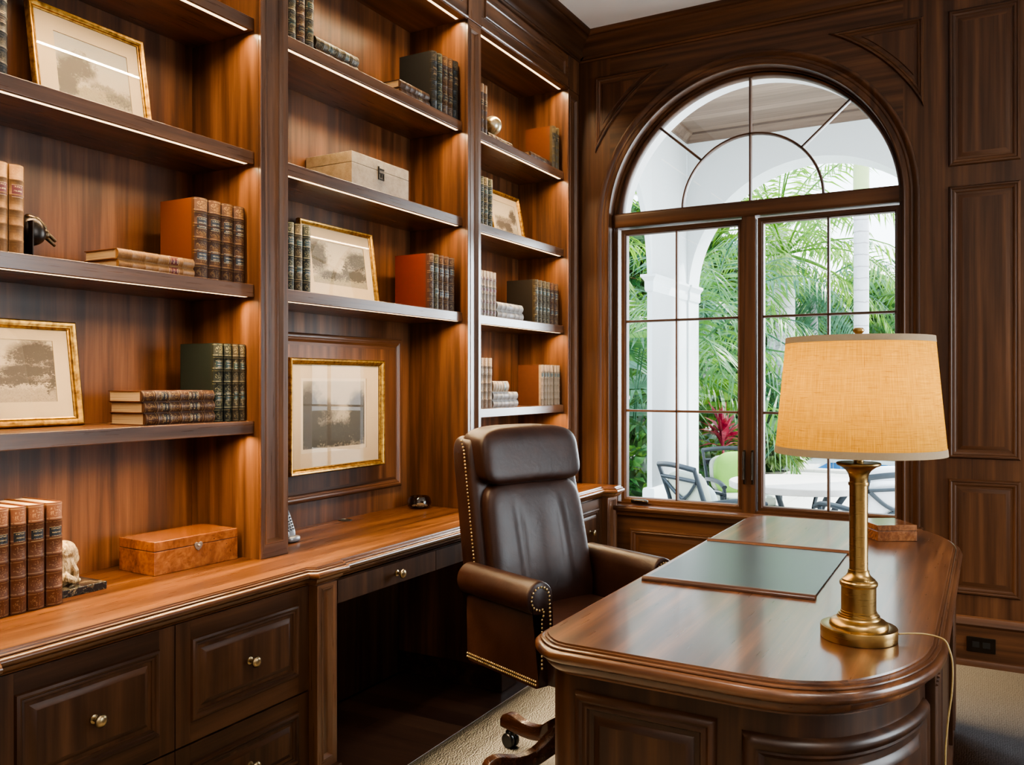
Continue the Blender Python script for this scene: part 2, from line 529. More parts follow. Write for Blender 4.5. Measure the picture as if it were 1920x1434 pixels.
m = MB(); m.box(-2.6, 2.72, -2.1, 4.92, -.1, 0, 0)
struct(m.build('floor', [floor_mat()], smooth=0), 'dark wooden plank floor', 'floor')
# loop pile rug
def rug_mat():
    k = NT('loop_pile_rug')
    tc = k.tc()
    v = k.n('ShaderNodeTexVoronoi', feature='F1'); v.inputs['Scale'].default_value = 130; v.inputs['Randomness'].default_value = .7
    p = k.vmath('MULTIPLY', tc, (1, 1.7, 1)); k.l(p, v.inputs['Vector'])
    n = k.noise(tc, 5, 3); n2 = k.noise(tc, 240, 2)
    h = k.math('SUBTRACT', 1.0, v.outputs['Distance'])
    f = k.math('ADD', k.math('MULTIPLY', n2, .55), k.math('MULTIPLY', h, .4))
    col = k.ramp(f, [(.25, (.52, .53, .55)), (.55, (.80, .81, .83)), (.85, (.91, .91, .92))])
    col = k.mix(k.math('MULTIPLY', n, .3), col, (.76, .72, .66))
    return k.pbr(col, .95, normal=k.bump(h, .25, .0015), sheen=.2, spec=.15)
m = MB()
m.sweep([(-1.775, -1.9), (2.52, -1.9), (2.52, 4.575), (-1.775, 4.575)], [(0, 0), (.004, .004), (.003, .010), (-.004, .012)], closed=True)
m.box(-1.771, 2.516, -1.896, 4.571, .002, .012, 0)
rug = m.build('area_rug', [rug_mat()], org=(.4, 1.3, 0))
tag(rug, 'large pale grey-beige loop pile rug under the desk and chair', 'rug')

# ------------------------------------------------------------------ the arched window
WIN = bpy.data.objects.new('window_1', None); COL.objects.link(WIN); WIN.location = (XC, YW + .08, SILLZ); OFF[WIN.name] = Vector(WIN.location)
struct(WIN, 'arched walnut window of two casements under a fanlight', 'window')
YG = 4.72
XM = -1.133
m = MB()
fM = lambda u, v, w: (u, 4.70 - w, v)
hv = lambda a, b: 2 if abs(a[1] - b[1]) > abs(a[0] - b[0]) else 0
# outer frame: stepped profile just inside the opening
pf = [(0, -.07), (0, .035), (-.010, .035), (-.010, .022), (-.016, .022), (-.018, .014), (-.022, .012), (-.022, -.07)]
fp = [(XC + RO, SILLZ)] + arc(XC, ZA, RO, 0, 180, 56) + [(XC - RO, SILLZ)]
m.sweep(fp, pf, fM, mat=2, matf=hv)
m.box(XC - RO + .002, XC + RO - .002, 4.655, 4.77, 2.252, 2.328, 0)                       # transom
m.sweep([(XC - RO + .02, 2.252), (XC + RO - .02, 2.252)], [(0, .0), (.002, .05), (-.004, .056), (-.012, .058), (-.064, .058), (-.072, .056), (-.078, .050), (-.078, 0)], fM, mat=0)
m.box(XM - .036, XM + .036, 4.655, 4.77, SILLZ - .01, 2.26, 2)                            # mullion
m.box(XC - RO + .002, XC + RO - .002, 4.66, 4.77, SILLZ - .018, SILLZ + .012, 0)             # bottom
m.build('window_frame', WWAL, WIN, smooth=40)
# fanlight sash + bars
m = MB()
RG = .742
fan = [(XM + .738, 2.337)] + [p for p in arc(XM, ZA + .003, RG, 0, 180, 56) if p[1] > 2.337] + [(XM - .738, 2.337)]
m.sweep(fan, [(.020, .012), (.020, .022), (.012, .022), (.004, .017), (0, .012), (0, -.03), (.020, -.03)], fM, mat=2, matf=hv)
m.box(XM - .74, XM + .74, 4.68, 4.735, 2.322, 2.339, 0)
mu = [(-.007, -.012), (-.007, .006), (-.004, .015), (.004, .015), (.007, .006), (.007, -.012)]
m.sweep([(XM, 2.335), (XM, 3.005)], mu, fM, mat=2)
ri = [(XM + .380 * cos(R(a)), 2.325 + .380 * sin(R(a))) for a in [i * 180 / 36 for i in range(37)]]
m.sweep(ri, mu, fM, mat=2, matf=hv)
for sg in (-1, 1):
    m.sweep([(XM + sg * .380 * cos(R(45)), 2.325 + .380 * sin(R(45))), (XM + sg * .735 * cos(R(46)), ZA + .015 + .735 * sin(R(46)))], mu, fM, mat=0)
fs = m.build('fanlight_sash', WWAL, WIN, smooth=40)
m = MB(); b = fan[:]
m.v += [(u, YG, v) for u, v in b]; m.face(range(len(b)))
m.build('glass_pane', [GLASS], fs, smooth=0)
# casement sashes
BRONZE = plain('dark_bronze_hardware', (.035, .026, .018), .35, .9, var=.3)
for i, (g0, g1, mx) in enumerate(((-1.848, -1.201, -1.546), (-1.060, -.411, -.728))):
    m = MB()
    z0, z1 = .681, 2.210
    prof = [(.030, -.03), (.030, .018), (.010, .018), (.006, .012), (.002, .010), (0, .004), (0, -.03)]
    m.sweep([(g0, z0), (g1, z0), (g1, z1), (g0, z1)], prof, fM, closed=True, mat=0, matf=hv)
    m.sweep([(mx, z0), (mx, z1)], mu, fM, mat=2)
    for z in (1.706, 1.186):
        m.sweep([(g0, z), (g1, z)], mu, fM, mat=0)
    sash = m.build('casement_sash', WWAL, WIN, smooth=40)
    m = MB(); m.v += [(g0 - .004, YG, z0 - .004), (g1 + .004, YG, z0 - .004), (g1 + .004, YG, z1 + .004), (g0 - .004, YG, z1 + .004)]; m.face(range(4))
    m.build('glass_pane', [GLASS], sash, smooth=0)
    # lock lever on the meeting stile
    m = MB(); sx = (XM - .022) if i == 0 else (XM + .022)
    m.box(sx - .006, sx + .006, 4.648, 4.655, .80, .985, 0)
    m.tube([(sx, 4.640, .975), (sx, 4.632, .93), (sx, 4.636, .86), (sx, 4.630, .825)], [.005, .006, .005, .006], 8)
    m.build('lock_lever', [BRONZE], WIN, smooth=50, bevel=.002)
# crank operator at the bottom rail
m = MB()
m.superq((-1.745, 4.630, .668), (.050, .020, .013), .5, .5, 20, 10)
m.tube([(-1.775, 4.612, .672), (-1.74, 4.606, .676), (-1.700, 4.608, .671)], [.007, .006, .005], 8)
m.superq((-1.697, 4.608, .670), (.010, .008, .008), .8, .8, 12, 8)
m.build('crank_handle', [BRONZE], WIN, smooth=60)
# ------------------------------------------------------------------ bookcases
XB, XF, XS = -2.445, -2.115, -2.145
ZCT = .76
SHZ = [1.222, 1.678, 2.122, 2.568]      # shelf tops
TH = .043
def caseM(X0): return lambda u, v, w: (X0 + w, u, v)
LEDS = []


def led_strip(parent, y0, y1, z, name='led_strip'):
    m = MB()
    m.box(-2.1685, -2.1545, y0, y1, z - .0004, z - .0001, 0)
    m.build(name, [LEDM], parent, smooth=0)
    LEDS.append((y0, y1, z))


def pilaster(parent, y0, y1, z0, z1, xf, depth, bottom=.045, top=.035, name='pilaster'):
    m = MB()
    m.box(xf - depth, xf - .012, y0, y1, z0, z1, 2)
    M = caseM(xf - .012)
    st = .020
    # frame of stiles with recessed field
    m.v += []
    b = len(m.v)
    loops = [(0, 0), (0, .011), (.0015, .012)]
    def ring(ins_y, ins_b, ins_t, w):
        return [(xf - .012 + w, y0 + ins_y, z0 + ins_b), (xf - .012 + w, y1 - ins_y, z0 + ins_b), (xf - .012 + w, y1 - ins_y, z1 - ins_t), (xf - .012 + w, y0 + ins_y, z1 - ins_t)]
    rings = [ring(0, 0, 0, 0), ring(0, 0, 0, .0105), ring(.0015, .0015, .0015, .012), ring(st, bottom, top, .012), ring(st + .002, bottom + .002, top + .002, .0145), ring(st + .006, bottom + .006, top + .006, .0145),
             ring(st + .010, bottom + .010, top + .010, .009), ring(st + .013, bottom + .013, top + .013, .006), ring(st + .016, bottom + .016, top + .016, .001)]
    for r in rings: m.v += r
    for k in range(len(rings) - 1):
        for i in range(4):
            j = (i + 1) % 4
            m.face((b + k * 4 + i, b + k * 4 + j, b + k * 4 + 4 + j, b + k * 4 + 4 + i), 2 if i % 2 else 1)
    L = b + (len(rings) - 1) * 4
    m.face((L, L + 1, L + 2, L + 3), 2)
    return m.build(name, WALN, parent, smooth=30)


FRZ = [(0, .0), (.002, .006), (.006, .008), (.010, .006), (.013, .001), (.018, -.001), (.020, -.001)]


def bay(y0, y1, label, shelves, pils, lo_open=False):
    t = thing('bookcase', label, 'bookcase', ((XB + XF) / 2, (y0 + y1) / 2, ZCT), 0, 'built-in walnut bookcases')
    m = MB(); m.box(-2.468, XB, y0 - .0004, y1 + .0004, ZCT, 3.06, 2); bp = m.build('back_panel', WBAY, t, smooth=0)
    for s, y in ((-1, y0), (1, y1)):
        m = MB(); m.box(-2.468, XF - .010, y if s > 0 else y - .0007, y + .0007 if s > 0 else y, ZCT, 3.06, 2)
        m.build('side_panel', WBAY, t, smooth=0)
    for z in shelves:
        m = MB(); m.box(XB, XS, y0 + .0005, y1 - .0005, z - TH, z, 1)
        sh = m.build('shelf', WALN, t, smooth=30, bevel=.0025)
        led_strip(sh, y0 + .035, y1 - .022, z - TH)
    # top board and frieze
    m = MB(); m.box(-2.468, XF - .004, y0 - .0008, y1 + .0008, 3.042, 3.07, 1)
    tb = m.build('top_board', WBAY, t, smooth=0)
    led_strip(tb, y0 + .035, y1 - .022, 3.042)
    m = MB(); M = caseM(XF)
    m.box(XF - .03, XF - .002, y0 - .0008, y1 + .0008, 3.045, 3.25, 1)
    m.sweep([(y1, 3.0), (y0, 3.0)], [(.046, 0), (.046, .004), (.050, .007), (.055, .007), (.060, .003), (.060, 0)], caseM(XF - .002), mat=1)
    m.panel(caseM(XF - .002), y0 + .035, y1 - .045, 3.105, 3.196, FRZ, mh=1, mv=2, mf=1)
    m.build('frieze', WALN, t, smooth=35)
    for (p0, p1) in pils:
        pilaster(t, p0, p1, ZCT, 3.045, XF, .30)
        m = MB(); m.box(XF - .03, XF + .004, p0 - .0, p1 + .0, 3.046, 3.24, 2)
        m.build('pilaster_block', WALN, t, smooth=0, bevel=.002)
    return t


bay_l = bay(1.075, 2.075, 'walnut bookcase bay nearest the viewpoint, holding the landscape print and burl box', SHZ, [(.945, 1.074), (2.076, 2.2035)])
bay_m = bay(2.205, 3.370, 'middle walnut bookcase bay above the kneehole counter, with the cream box', SHZ[1:], [(3.371, 3.4885)])
bay_r = bay(3.490, 4.460, 'walnut bookcase bay beside the arched window, holding the small globe', SHZ, [(4.461, 4.600)])
# panelled niche in the middle bay
m = MB()
m.panel(caseM(XB), 2.262, 3.292, .858, 1.553, [(0, 0), (.002, .008), (.008, .012), (.016, .012), (.022, .008), (.026, .009), (.032, .006), (.037, .001), (.05, .001)], mh=1, mv=2, mf=2)
m.build('niche_panel', WBAY, bay_m, smooth=35)

# ------------------------------------------------------------------ countertop
edge = [(-.022, .760), (-.0208, .7565), (-.0165, .7562), (-.0160, .7525), (-.0125, .7522), (-.0105, .7530), (-.0082, .7520), (-.0070, .7495), (-.0085, .7478), (-.0060, .7472), (-.0015, .7460), (.0025, .7425), (.0040, .7370), (.0025, .7305), (-.0015, .7260), (-.0065, .7235), (-.0125, .7228), (-.0128, .7200), (-.0165, .7195), (-.0185, .7120), (-.0235, .7060), (-.0300, .7030), (-.0305, .700)]
fpth = [(-1.842, .60), (-1.842, .93), (-1.836, 1.058), (-1.880, 1.078), (-1.880, 2.050), (-1.852, 2.064), (-1.852, 2.208), (-1.868, 2.222), (-1.868, 3.205), (-1.852, 3.219), (-1.852, 3.372), (-1.890, 3.386), (-1.890, 4.452), (-1.822, 4.482), (-1.822, 4.585)]
m = MB()
m.sweep(fpth, edge, mat=1, caps=True)
b = MB(); inner = [(x - .016, y) for x, y in fpth]
m.v_start = len(m.v)
# top surface follows the edge moulding
q = len(edge)
top_idx = [i * q for i in range(len(fpth))]
bi = len(m.v); m.v += [(XB - .02, y, .760) for (_, y) in fpth]
for i in range(len(fpth) - 1):
    m.face((top_idx[i], top_idx[i + 1], bi + i + 1, bi + i), 1)
bj = len(m.v); m.v += [(XB - .02, y, .700) for (_, y) in fpth]
for i in range(len(fpth) - 1):
    m.face((i * q + q - 1, bj + i, bj + i + 1, (i + 1) * q + q - 1), 1)
ct = m.build('countertop', WTOP, org=(-2.15, 2.6, .70), smooth=35)
tag(ct, 'long walnut countertop with moulded edge running below the bookcases', 'countertop')
m = MB(); m.lathe([(.030, 0), (.030, .002), (.024, .003), (.022, .0005)], 24, (-2.405, 2.845, .7602))
tag(m.build('cable_grommet', [plain('black_plastic', (.012, .011, .010), .4)], org=(-2.405, 2.845, .76)), 'flat black cable grommet set in the countertop below the framed engraving', 'grommet')

# ------------------------------------------------------------------ base cabinets
XD = -1.905
DRW = [(0, 0), (.003, .007), (.009, .0095), (.014, .008), (.017, .0035), (.020, .0045), (.024, .0035), (.027, -.002), (.030, -.0025), (.048, .007), (.0495, .007)]


def knob(parent, x, y, z, r=.0165):
    m = MB()
    m.lathe([(.011, 0), (.011, .002), (.006, .004), (.0048, .012), (.0065, .017), (r * .8, .021), (r, .026), (r * .92, .031), (r * .55, .0345), (0, .0355)], 20, (x, y, z), M=AXM['x'])
    return m.build('knob', [BRASS], parent, smooth=50)


def drawer(parent, y0, y1, z0, z1, xd, raised=True, knob_y=None, name='drawer'):
    m = MB(); g = .0012
    m.box(xd - .02, xd, y0 + g, y1 - g, z0 + g, z1 - g, 2 if raised else 2)
    if raised:
        m.panel(caseM(xd), y0 + .050, y1 - .050, z0 + .058, z1 - .050, DRW, mh=1, mv=2, mf=2)
        m.box(xd - .0005, xd + .0004, y0 + .050, y1 - .050, z1 - .049, z1 - .003, 1)
        m.box(xd - .0005, xd + .0004, y0 + .050, y1 - .050, z0 + .003, z0 + .057, 1)
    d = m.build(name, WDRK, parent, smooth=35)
    knob(d, xd + (.007 if raised else 0), (y0 + y1) / 2 if knob_y is None else knob_y, (z0 + z1) / 2 + (0 if raised else 0))
    return d


def cabinet(y0, y1, label, group='walnut drawer cabinets under the countertop', pil=None):
    t = thing('drawer_cabinet', label, 'cabinet', (-2.15, (y0 + y1) / 2, 0), 0, group)
    m = MB(); m.box(-2.46, XD - .021, y0, y1, 0.0, .6995, 2); m.box(-2.46, XD + .004, y0, y1, 0.0, .085, 1)
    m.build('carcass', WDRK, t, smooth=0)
    for z0, z1 in ((.364, .700), (.088, .361)):
        drawer(t, y0, y1, z0, z1, XD)
    for (p0, p1) in pil or []:
        pilaster(t, p0, p1, .10, .6995, -1.870, .55, bottom=.03, top=.012)
        m = MB(); m.box(-2.46, -1.850, p0, p1, 0, .105, 1); m.build('plinth', WDRK, t, smooth=0, bevel=.003)
    return t


cabinet(1.076, 1.5595, 'drawer cabinet left of the other near one, below the four tan counter volumes', pil=[(.94, 1.073)])
cabinet(1.5605, 2.0775, 'drawer cabinet below the burl box, right beside the dark kneehole', pil=[(2.079, 2.173)])
cabinet(3.362, 3.727, 'drawer cabinet just past the kneehole, hidden behind the leather chair', pil=[(3.225, 3.359)])
cabinet(3.728, 4.093, 'middle drawer cabinet of the three between kneehole and window wall')
cabinet(4.094, 4.459, 'drawer cabinet next to the window wall, its knob seen past the chair', pil=[(4.462, 4.600)])
# kneehole with its two flat drawers
t = thing('kneehole_unit', 'dark kneehole with a flat drawer front under the countertop, behind the chair', 'kneehole desk', (-2.15, 2.7, 0))
m = MB()
m.box(-2.46, -2.40, 2.178, 3.220, 0, .6995, 2)
m.sweep([(3.220, 0), (2.178, 0)], [(-.0, 0), (-.0, .012), (-.03, .012), (-.032, .004), (-.15, .004), (-.155, .010), (-.165, .008), (-.170, 0)], caseM(-2.40), mat=1)
for y in (2.70,):
    m.box(-2.40, -2.39, y - .012, y + .012, .17, .69, 2)
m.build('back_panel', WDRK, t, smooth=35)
d1 = drawer(t, 2.177, 2.750, .621, .6985, -1.872, False, 2.50)
d2 = drawer(t, 2.751, 3.221, .621, .6985, -1.872, False, 3.02)
# ------------------------------------------------------------------ writing desk
ZR = .012
half = [(-.945, 1.87), (-.945, 1.835), (-.940, 1.806), (-.927, 1.782), (-.910, 1.762), (-.890, 1.743), (-.868, 1.729), (-.840, 1.722), (-.66, 1.718), (-.517, 1.715)]
curve = spline([(-.517, 1.715, 0), (-.41, 1.714, 0), (-.319, 1.729, 0), (-.225, 1.785, 0), (-.148, 1.895, 0), (-.100, 2.030, 0), (-.084, 2.150, 0)], 6)
nearp = half + [(p.x, p.y) for p in curve[1:]]
outline = [(-.945, 2.80)] + nearp + [(-.084, 2.80)] + [(x, 5.60 - y) for x, y in nearp[::-1]]
desk = thing('writing_desk', 'large walnut writing desk with rounded outer corners and raised panels, standing on the rug', 'desk', (-.51, 2.80, ZR))
m = MB()
dprof = [(-.027, .760), (-.0256, .7560), (-.0205, .7556), (-.0200, .7515), (-.0165, .7512), (-.0145, .7524), (-.0118, .7522), (-.0096, .7506), (-.0090, .7480), (-.0108, .7464), (-.0078, .7458), (-.0030, .7452), (.0012, .7422), (.0036, .7375), (.0040, .7320), (.0025, .7260), (-.0010, .7215), (-.0060, .7185), (-.0125, .7175), (-.0128, .7148), (-.0165, .7142), (-.0180, .7065), (-.0225, .6985), (-.0295, .6930), (-.0375, .6905), (-.0378, .6862), (-.0440, .6840)]
b = m.sweep(outline, dprof, closed=True, mat=1, matf=lambda a, c: 1 if abs(c[1] - a[1]) > abs(c[0] - a[0]) else 0)
q = len(dprof)
m.face([b + i * q for i in range(len(outline))], 1)
m.face([b + i * q + q - 1 for i in range(len(outline))][::-1], 1)
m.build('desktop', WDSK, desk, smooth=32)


def inset(path, d):
    """open path moved inwards (to the left of travel)"""
    out = []
    k = len(path)
    for i in range(k):
        a, c = path[max(i - 1, 0)], path[min(i + 1, k - 1)]
        dx, dy = c[0] - a[0], c[1] - a[1]; l = math.hypot(dx, dy)
        out.append((path[i][0] - dy / l * d, path[i][1] + dx / l * d))
    return out


bp = inset([(-.945, 2.0)] + nearp + [(-.084, 2.26)], .045)
bp[0] = (-.900, 2.28); bp[-1] = (-.129, 2.28)
body = [(-.902, 2.28), (-.902, 1.84), (-.898, 1.82), (-.884, 1.800), (-.866, 1.778), (-.845, 1.7665), (-.82, 1.765), (-.517, 1.758)] + inset([(p.x, p.y) for p in curve], .043)[1:] + [(-.127, 2.28)]


def mirror(pts): return [(x, 5.60 - y) for x, y in pts][::-1]


def pedestal(pts, name, flip):
    f = (lambda y: 5.60 - y) if flip else (lambda y: y)
    m = MB()
    m.prism(pts, ZR, .686, mat=2)
    # panels on the end face and on the rounded corner (mapped along the outline)
    Yf = 1.7635
    Mend = lambda u, v, w: (u, f(Yf - w - (u + .80) * .018), v)
    PD = [(0, 0), (.003, .008), (.010, .013), (.016, .0135), (.022, .009), (.026, .0105), (.033, .009), (.037, .003), (.048, .002), (.050, .004), (.064, .010), (.066, .010)]
    m.panel(Mend, -.820, -.492, .105, .652, PD, mh=0, mv=2, mf=2)
    cv = inset([(p.x, p.y) for p in curve], .043)
    L = [0]
    for a, c in zip(cv[:-1], cv[1:]): L.append(L[-1] + math.hypot(c[0] - a[0], c[1] - a[1]))
    def Mc(s, v, w):
        i = max(k for k in range(len(L) - 1) if L[k] <= max(0, min(s, L[-1] - 1e-6)))
        t = (s - L[i]) / (L[i + 1] - L[i])
        x = cv[i][0] + (cv[i + 1][0] - cv[i][0]) * t; y = cv[i][1] + (cv[i + 1][1] - cv[i][1]) * t
        a, c = cv[max(i - 1, 0)], cv[min(i + 2, len(cv) - 1)]
        dx, dy = c[0] - a[0], c[1] - a[1]; l = math.hypot(dx, dy)
        return (x + dy / l * w, f(y - dx / l * w), v)
    PC = [(0, 0), (.003, .008), (.010, .016), (.018, .018), (.026, .015), (.031, .011), (.036, .012), (.042, .006), (.046, .002), (.060, .002), (.062, .004), (.078, .011), (.080, .011)]
    m.panel(Mc, .075, L[-1] - .02, .105, .640, PC, ns=30, mh=0, mv=2, mf=2)
    # side face to the right
    M2 = lambda u, v, w: (-.127 + w, f(u), v)
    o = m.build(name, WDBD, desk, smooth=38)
    # fluted corner post
    m = MB()
    m.box(-.150, -.106, f(2.175), f(2.300), ZR + .09, .684, 2)
    for k in range(4):
        y = 2.188 + k * .030
        m.sweep([(f(y), .15), (f(y), .655)] if not flip else [(f(y), .15), (f(y), .655)], [(-.010, 0), (-.007, .004), (-.003, .006), (.003, .006), (.007, .004), (.010, 0)], lambda u, v, w: (-.106 + w, u, v), mat=2)
    m.build('fluted_post', WDBD, desk, smooth=40)
    # plinth that follows the body
    m = MB()
    pr = [(-.002, ZR), (.018, ZR), (.018, .070), (.014, .078), (.008, .082), (.006, .092), (0, .096), (-.002, .096)]
    m.sweep(pts if not flip else pts, pr, mat=0)
    m.build('plinth', WDBD, desk, smooth=40)


pedestal(body, 'pedestal', False)
pedestal(mirror(body), 'pedestal', True)
m = MB(); m.box(-.160, -.128, 2.28, 3.32, ZR, .686, 2)
for y0 in (2.33, 2.83):
    m.panel(lambda u, v, w: (-.128 + w, u, v), y0, y0 + .44, .10, .64, PBOL, mh=1, mv=2, mf=2)
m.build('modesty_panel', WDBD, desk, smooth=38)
m = MB(); m.sweep([(-.128, 2.285), (-.128, 3.315)], [(-.002, ZR), (.022, ZR), (.022, .070), (.016, .080), (.008, .09), (-.002, .096)], mat=1)
m.build('plinth', WDBD, desk, smooth=40)

# ------------------------------------------------------------------ desk blotter
DLEATH = NT('dark_green_leather')
_n = DLEATH.noise(DLEATH.tc(), 320, 3)
DLEATH = DLEATH.pbr(DLEATH.mix(DLEATH.noise(DLEATH.tc(), 6, 3), (.008, .014, .015), (.016, .024, .026)), .30, normal=DLEATH.bump(_n, .12, .001), coat=.1, coatr=.3)
bl = thing('desk_blotter', 'dark green leather desk blotter with wooden end rails lying on the desk', 'desk pad', (-.66, 2.78, .7602))
BA = R(-2.0)
m = MB(); m.box(-.242, .242, -.352, .352, 0, .005, 1); m.build('leather_pad', [DLEATH], bl, local=True, bevel=.0015)
for s in (-1, 1):
    m = MB()
    m.sweep([(-.246, s * .352), (.246, s * .352)] if s < 0 else [(.246, s * .352), (-.246, s * .352)], [(-.018, .0), (-.018, .0056), (-.014, .010), (-.006, .0125), (.004, .0125), (.012, .010), (.016, .005), (.016, 0)], mat=0)
    m.build('end_rail', WDSK, bl, local=True, smooth=40)
bl.rotation_euler.z = R(.6)

# ------------------------------------------------------------------ table lamp
k = NT('aged_brass')
_t = k.tc(); _s = k.vmath('MULTIPLY', _t, (.02, .02, 1)); _n = k.noise(_s, 900, 2)
LBRASS = k.pbr(k.mix(k.noise(_t, 14, 3), (.36, .225, .085), (.46, .30, .125)), k.math('MULTIPLY_ADD', _n, .16, .22), 1.0)
lx, ly = -.262, 2.115
lamp = thing('table_lamp', 'brass column table lamp with a glowing beige linen drum shade, standing on the desk', 'lamp', (lx, ly, .7602))
m = MB()
m.lathe([(.080, 0), (.0832, .0008), (.0838, .0025), (.0838, .0265), (.0830, .0283), (.0815, .0290), (.0642, .0293), (.0640, .0330), (.0625, .0375), (.0580, .0420), (.0520, .0450), (.0478, .0470), (.0460, .0500), (.0458, .0540), (.0430, .0545), (.0425, .0585), (.0400, .0590), (0, .0590)], 64)
m.build('base', [LBRASS], lamp, local=True, smooth=28)
m = MB()
m.lathe([(.0392, .0580), (.0392, .0640), (.0380, .0645), (.0380, .1195), (.0392, .1200), (.0412, .1230), (.0418, .1265), (.0412, .1300), (.0392, .1325), (.0365, .1332), (.0362, .1360), (.0320, .1395), (.0270, .1440), (.0240, .1490), (.0228, .1540), (.0228, .1580), (.0206, .1583), (.0203, .1600), (.0203, .3520), (.0222, .3523), (.0227, .3560), (.0222, .3600), (.0200, .3605), (.0202, .3680), (.0225, .3780), (.0280, .3870), (.0370, .3940), (.0470, .3985), (.0488, .4010), (.0488, .4040), (.0465, .4055), (0, .4055)], 48)
m.build('column', [LBRASS], lamp, local=True, smooth=28)
m = MB(); m.lathe([(.0108, .404), (.0108, .470), (.018, .474), (.018, .53), (0, .53)], 24); 
m.build('candle_tube', [LBRASS], lamp, local=True, smooth=35)
m = MB(); m.lathe([(.003, .53), (.003, .700), (.008, .703), (.0125, .708), (.0125, .712), (.009, .716), (0, .717)], 20)
for a in (0, 120, 240):
    m.tube([(0, 0, .694), (.159 * cos(R(a)), .159 * sin(R(a)), .694)], .0016, 6)
m.build('finial', [LBRASS], lamp, local=True, smooth=40)


def linen():
    k = NT('beige_linen_shade')
    tc = k.tc(); x, y, z = k.sep(tc)
    ang = k.math('ARCTAN2', y, x)
    cb = k.n('ShaderNodeCombineXYZ'); k.l(k.math('MULTIPLY', ang, .18), cb.inputs[0]); k.l(z, cb.inputs[1])
    p = cb.outputs[0]
    h = k.noise(k.vmath('MULTIPLY', p, (14, 620, 1)), 1, 3, .6)
    v = k.noise(k.vmath('MULTIPLY', p, (560, 16, 1)), 1, 3, .6)
    f = k.math('ADD', k.math('MULTIPLY', h, .5), k.math('MULTIPLY', v, .5))
    h2 = k.noise(k.vmath('MULTIPLY', p, (24, 260, 1)), 1, 2, .5); v2 = k.noise(k.vmath('MULTIPLY', p, (240, 26, 1)), 1, 2, .5)
    sl = k.math('MAXIMUM', k.math('GREATER_THAN', h2, .66), k.math('GREATER_THAN', v2, .67))
    col = k.ramp(f, [(.38, (.42, .26, .055)), (.62, (.68, .455, .105))])
    col = k.mix(k.math('MULTIPLY', sl, .45), col, (.28, .15, .05))
    d = k.n('ShaderNodeBsdfDiffuse'); t = k.n('ShaderNodeBsdfTranslucent'); k.l(col, d.inputs[0]); k.l(col, t.inputs[0])
    mx = k.n('ShaderNodeMixShader'); mx.inputs[0].default_value = .55
    k.l(d.outputs[0], mx.inputs[1]); k.l(t.outputs[0], mx.inputs[2]); k.l(mx.outputs[0], k.out.inputs[0])
    return k.mat


LIN = linen()
m = MB()
for i in range(72):
    a0, a1 = 2 * PI * i / 72, 2 * PI * (i + 1) / 72
    n = 8
    for j in range(n):
        z0, z1 = .428 + .264 * j / n, .428 + .264 * (j + 1) / n
        r0, r1 = .1850 - .0245 * j / n, .1850 - .0245 * (j + 1) / n
        m.add([(r0 * cos(a0), r0 * sin(a0), z0), (r0 * cos(a1), r0 * sin(a1), z0), (r1 * cos(a1), r1 * sin(a1), z1), (r1 * cos(a0), r1 * sin(a0), z1)], [(0, 1, 2, 3)], 0)
shade = m.build('lamp_shade', [LIN], lamp, local=True, smooth=180)
TAPE = plain('taupe_binding_tape', (.33, .25, .16), .9, var=.1, scale=200)
for z, r, h in ((.426, .1857, .016), (.680, .1615, .014)):
    m = MB()
    dr = -.0245 / .264
    m.lathe([(r - .0015, z), (r + .0008, z), (r + .0008 + dr * h, z + h), (r - .0015 + dr * h, z + h), (r - .0015, z)], 72)
    m.build('shade_trim', [TAPE], shade, local=True, smooth=30)
CORD = plain('gold_lamp_cord', (.42, .30, .12), .45, var=.2, scale=200)
m = MB()
pts = spline([(.0835, .018, .016), (.105, .030, .017), (.135, .045, .016), (.160, .048, .013), (.176, .040, .009), (.1845, .038, -.006), (.192, .034, -.04), (.191, .030, -.10), (.183, .026, -.17), (.178, .024, -.26), (.182, .03, -.42), (.195, .05, -.60), (.21, .08, -.70), (.25, .17, -.738), (.33, .33, -.742)], 6)
m.tube(pts, .0020, 8); m.build('power_cord', [CORD], lamp, local=True, smooth=60)
bulb = bpy.data.lights.new('lamp_bulb', 'POINT'); bulb.energy = 5.0; bulb.color = (1.0, .64, .17); bulb.shadow_soft_size = .035
bo = bpy.data.objects.new('lamp_bulb', bulb); COL.objects.link(bo); bo.location = (lx, ly, .76 + .575)
# frosted bulb inside the shade
m = MB(); m.lathe([(.012, .53), (.013, .54), (.022, .556)], 20)
m.build('bulb_socket', [LBRASS], lamp, local=True, smooth=60)

# ------------------------------------------------------------------ burl boxes
def burl(name, c0, c1, c2, sc=9, rough=.22):
    k = NT(name); tc = k.tc()
    n = k.noise(tc, sc, 5, .65, 2.2); n2 = k.noise(tc, sc * 4, 4, .6, 1.2)
    v = k.n('ShaderNodeTexVoronoi'); v.inputs['Scale'].default_value = sc * 6; k.l(k.n('ShaderNodeMix', data_type='VECTOR', _Factor=.0).outputs[1] if False else tc, v.inputs['Vector'])
    f = k.math('ADD', k.math('MULTIPLY', n, .7), k.math('MULTIPLY', n2, .4))
    col = k.ramp(f, [(.30, c0), (.50, c1), (.72, c2)])
    col = k.mix(k.math('LESS_THAN', v.outputs['Distance'], .08), col, c0)
    return k.pbr(col, rough, coat=.5, coatr=.08)


BURL = burl('burl_veneer', (.040, .010, .0035), (.16, .050, .014), (.28, .10, .030))
BURLD = burl('dark_burl_veneer', (.03, .010, .005), (.13, .046, .018), (.26, .11, .045), 14, .12)


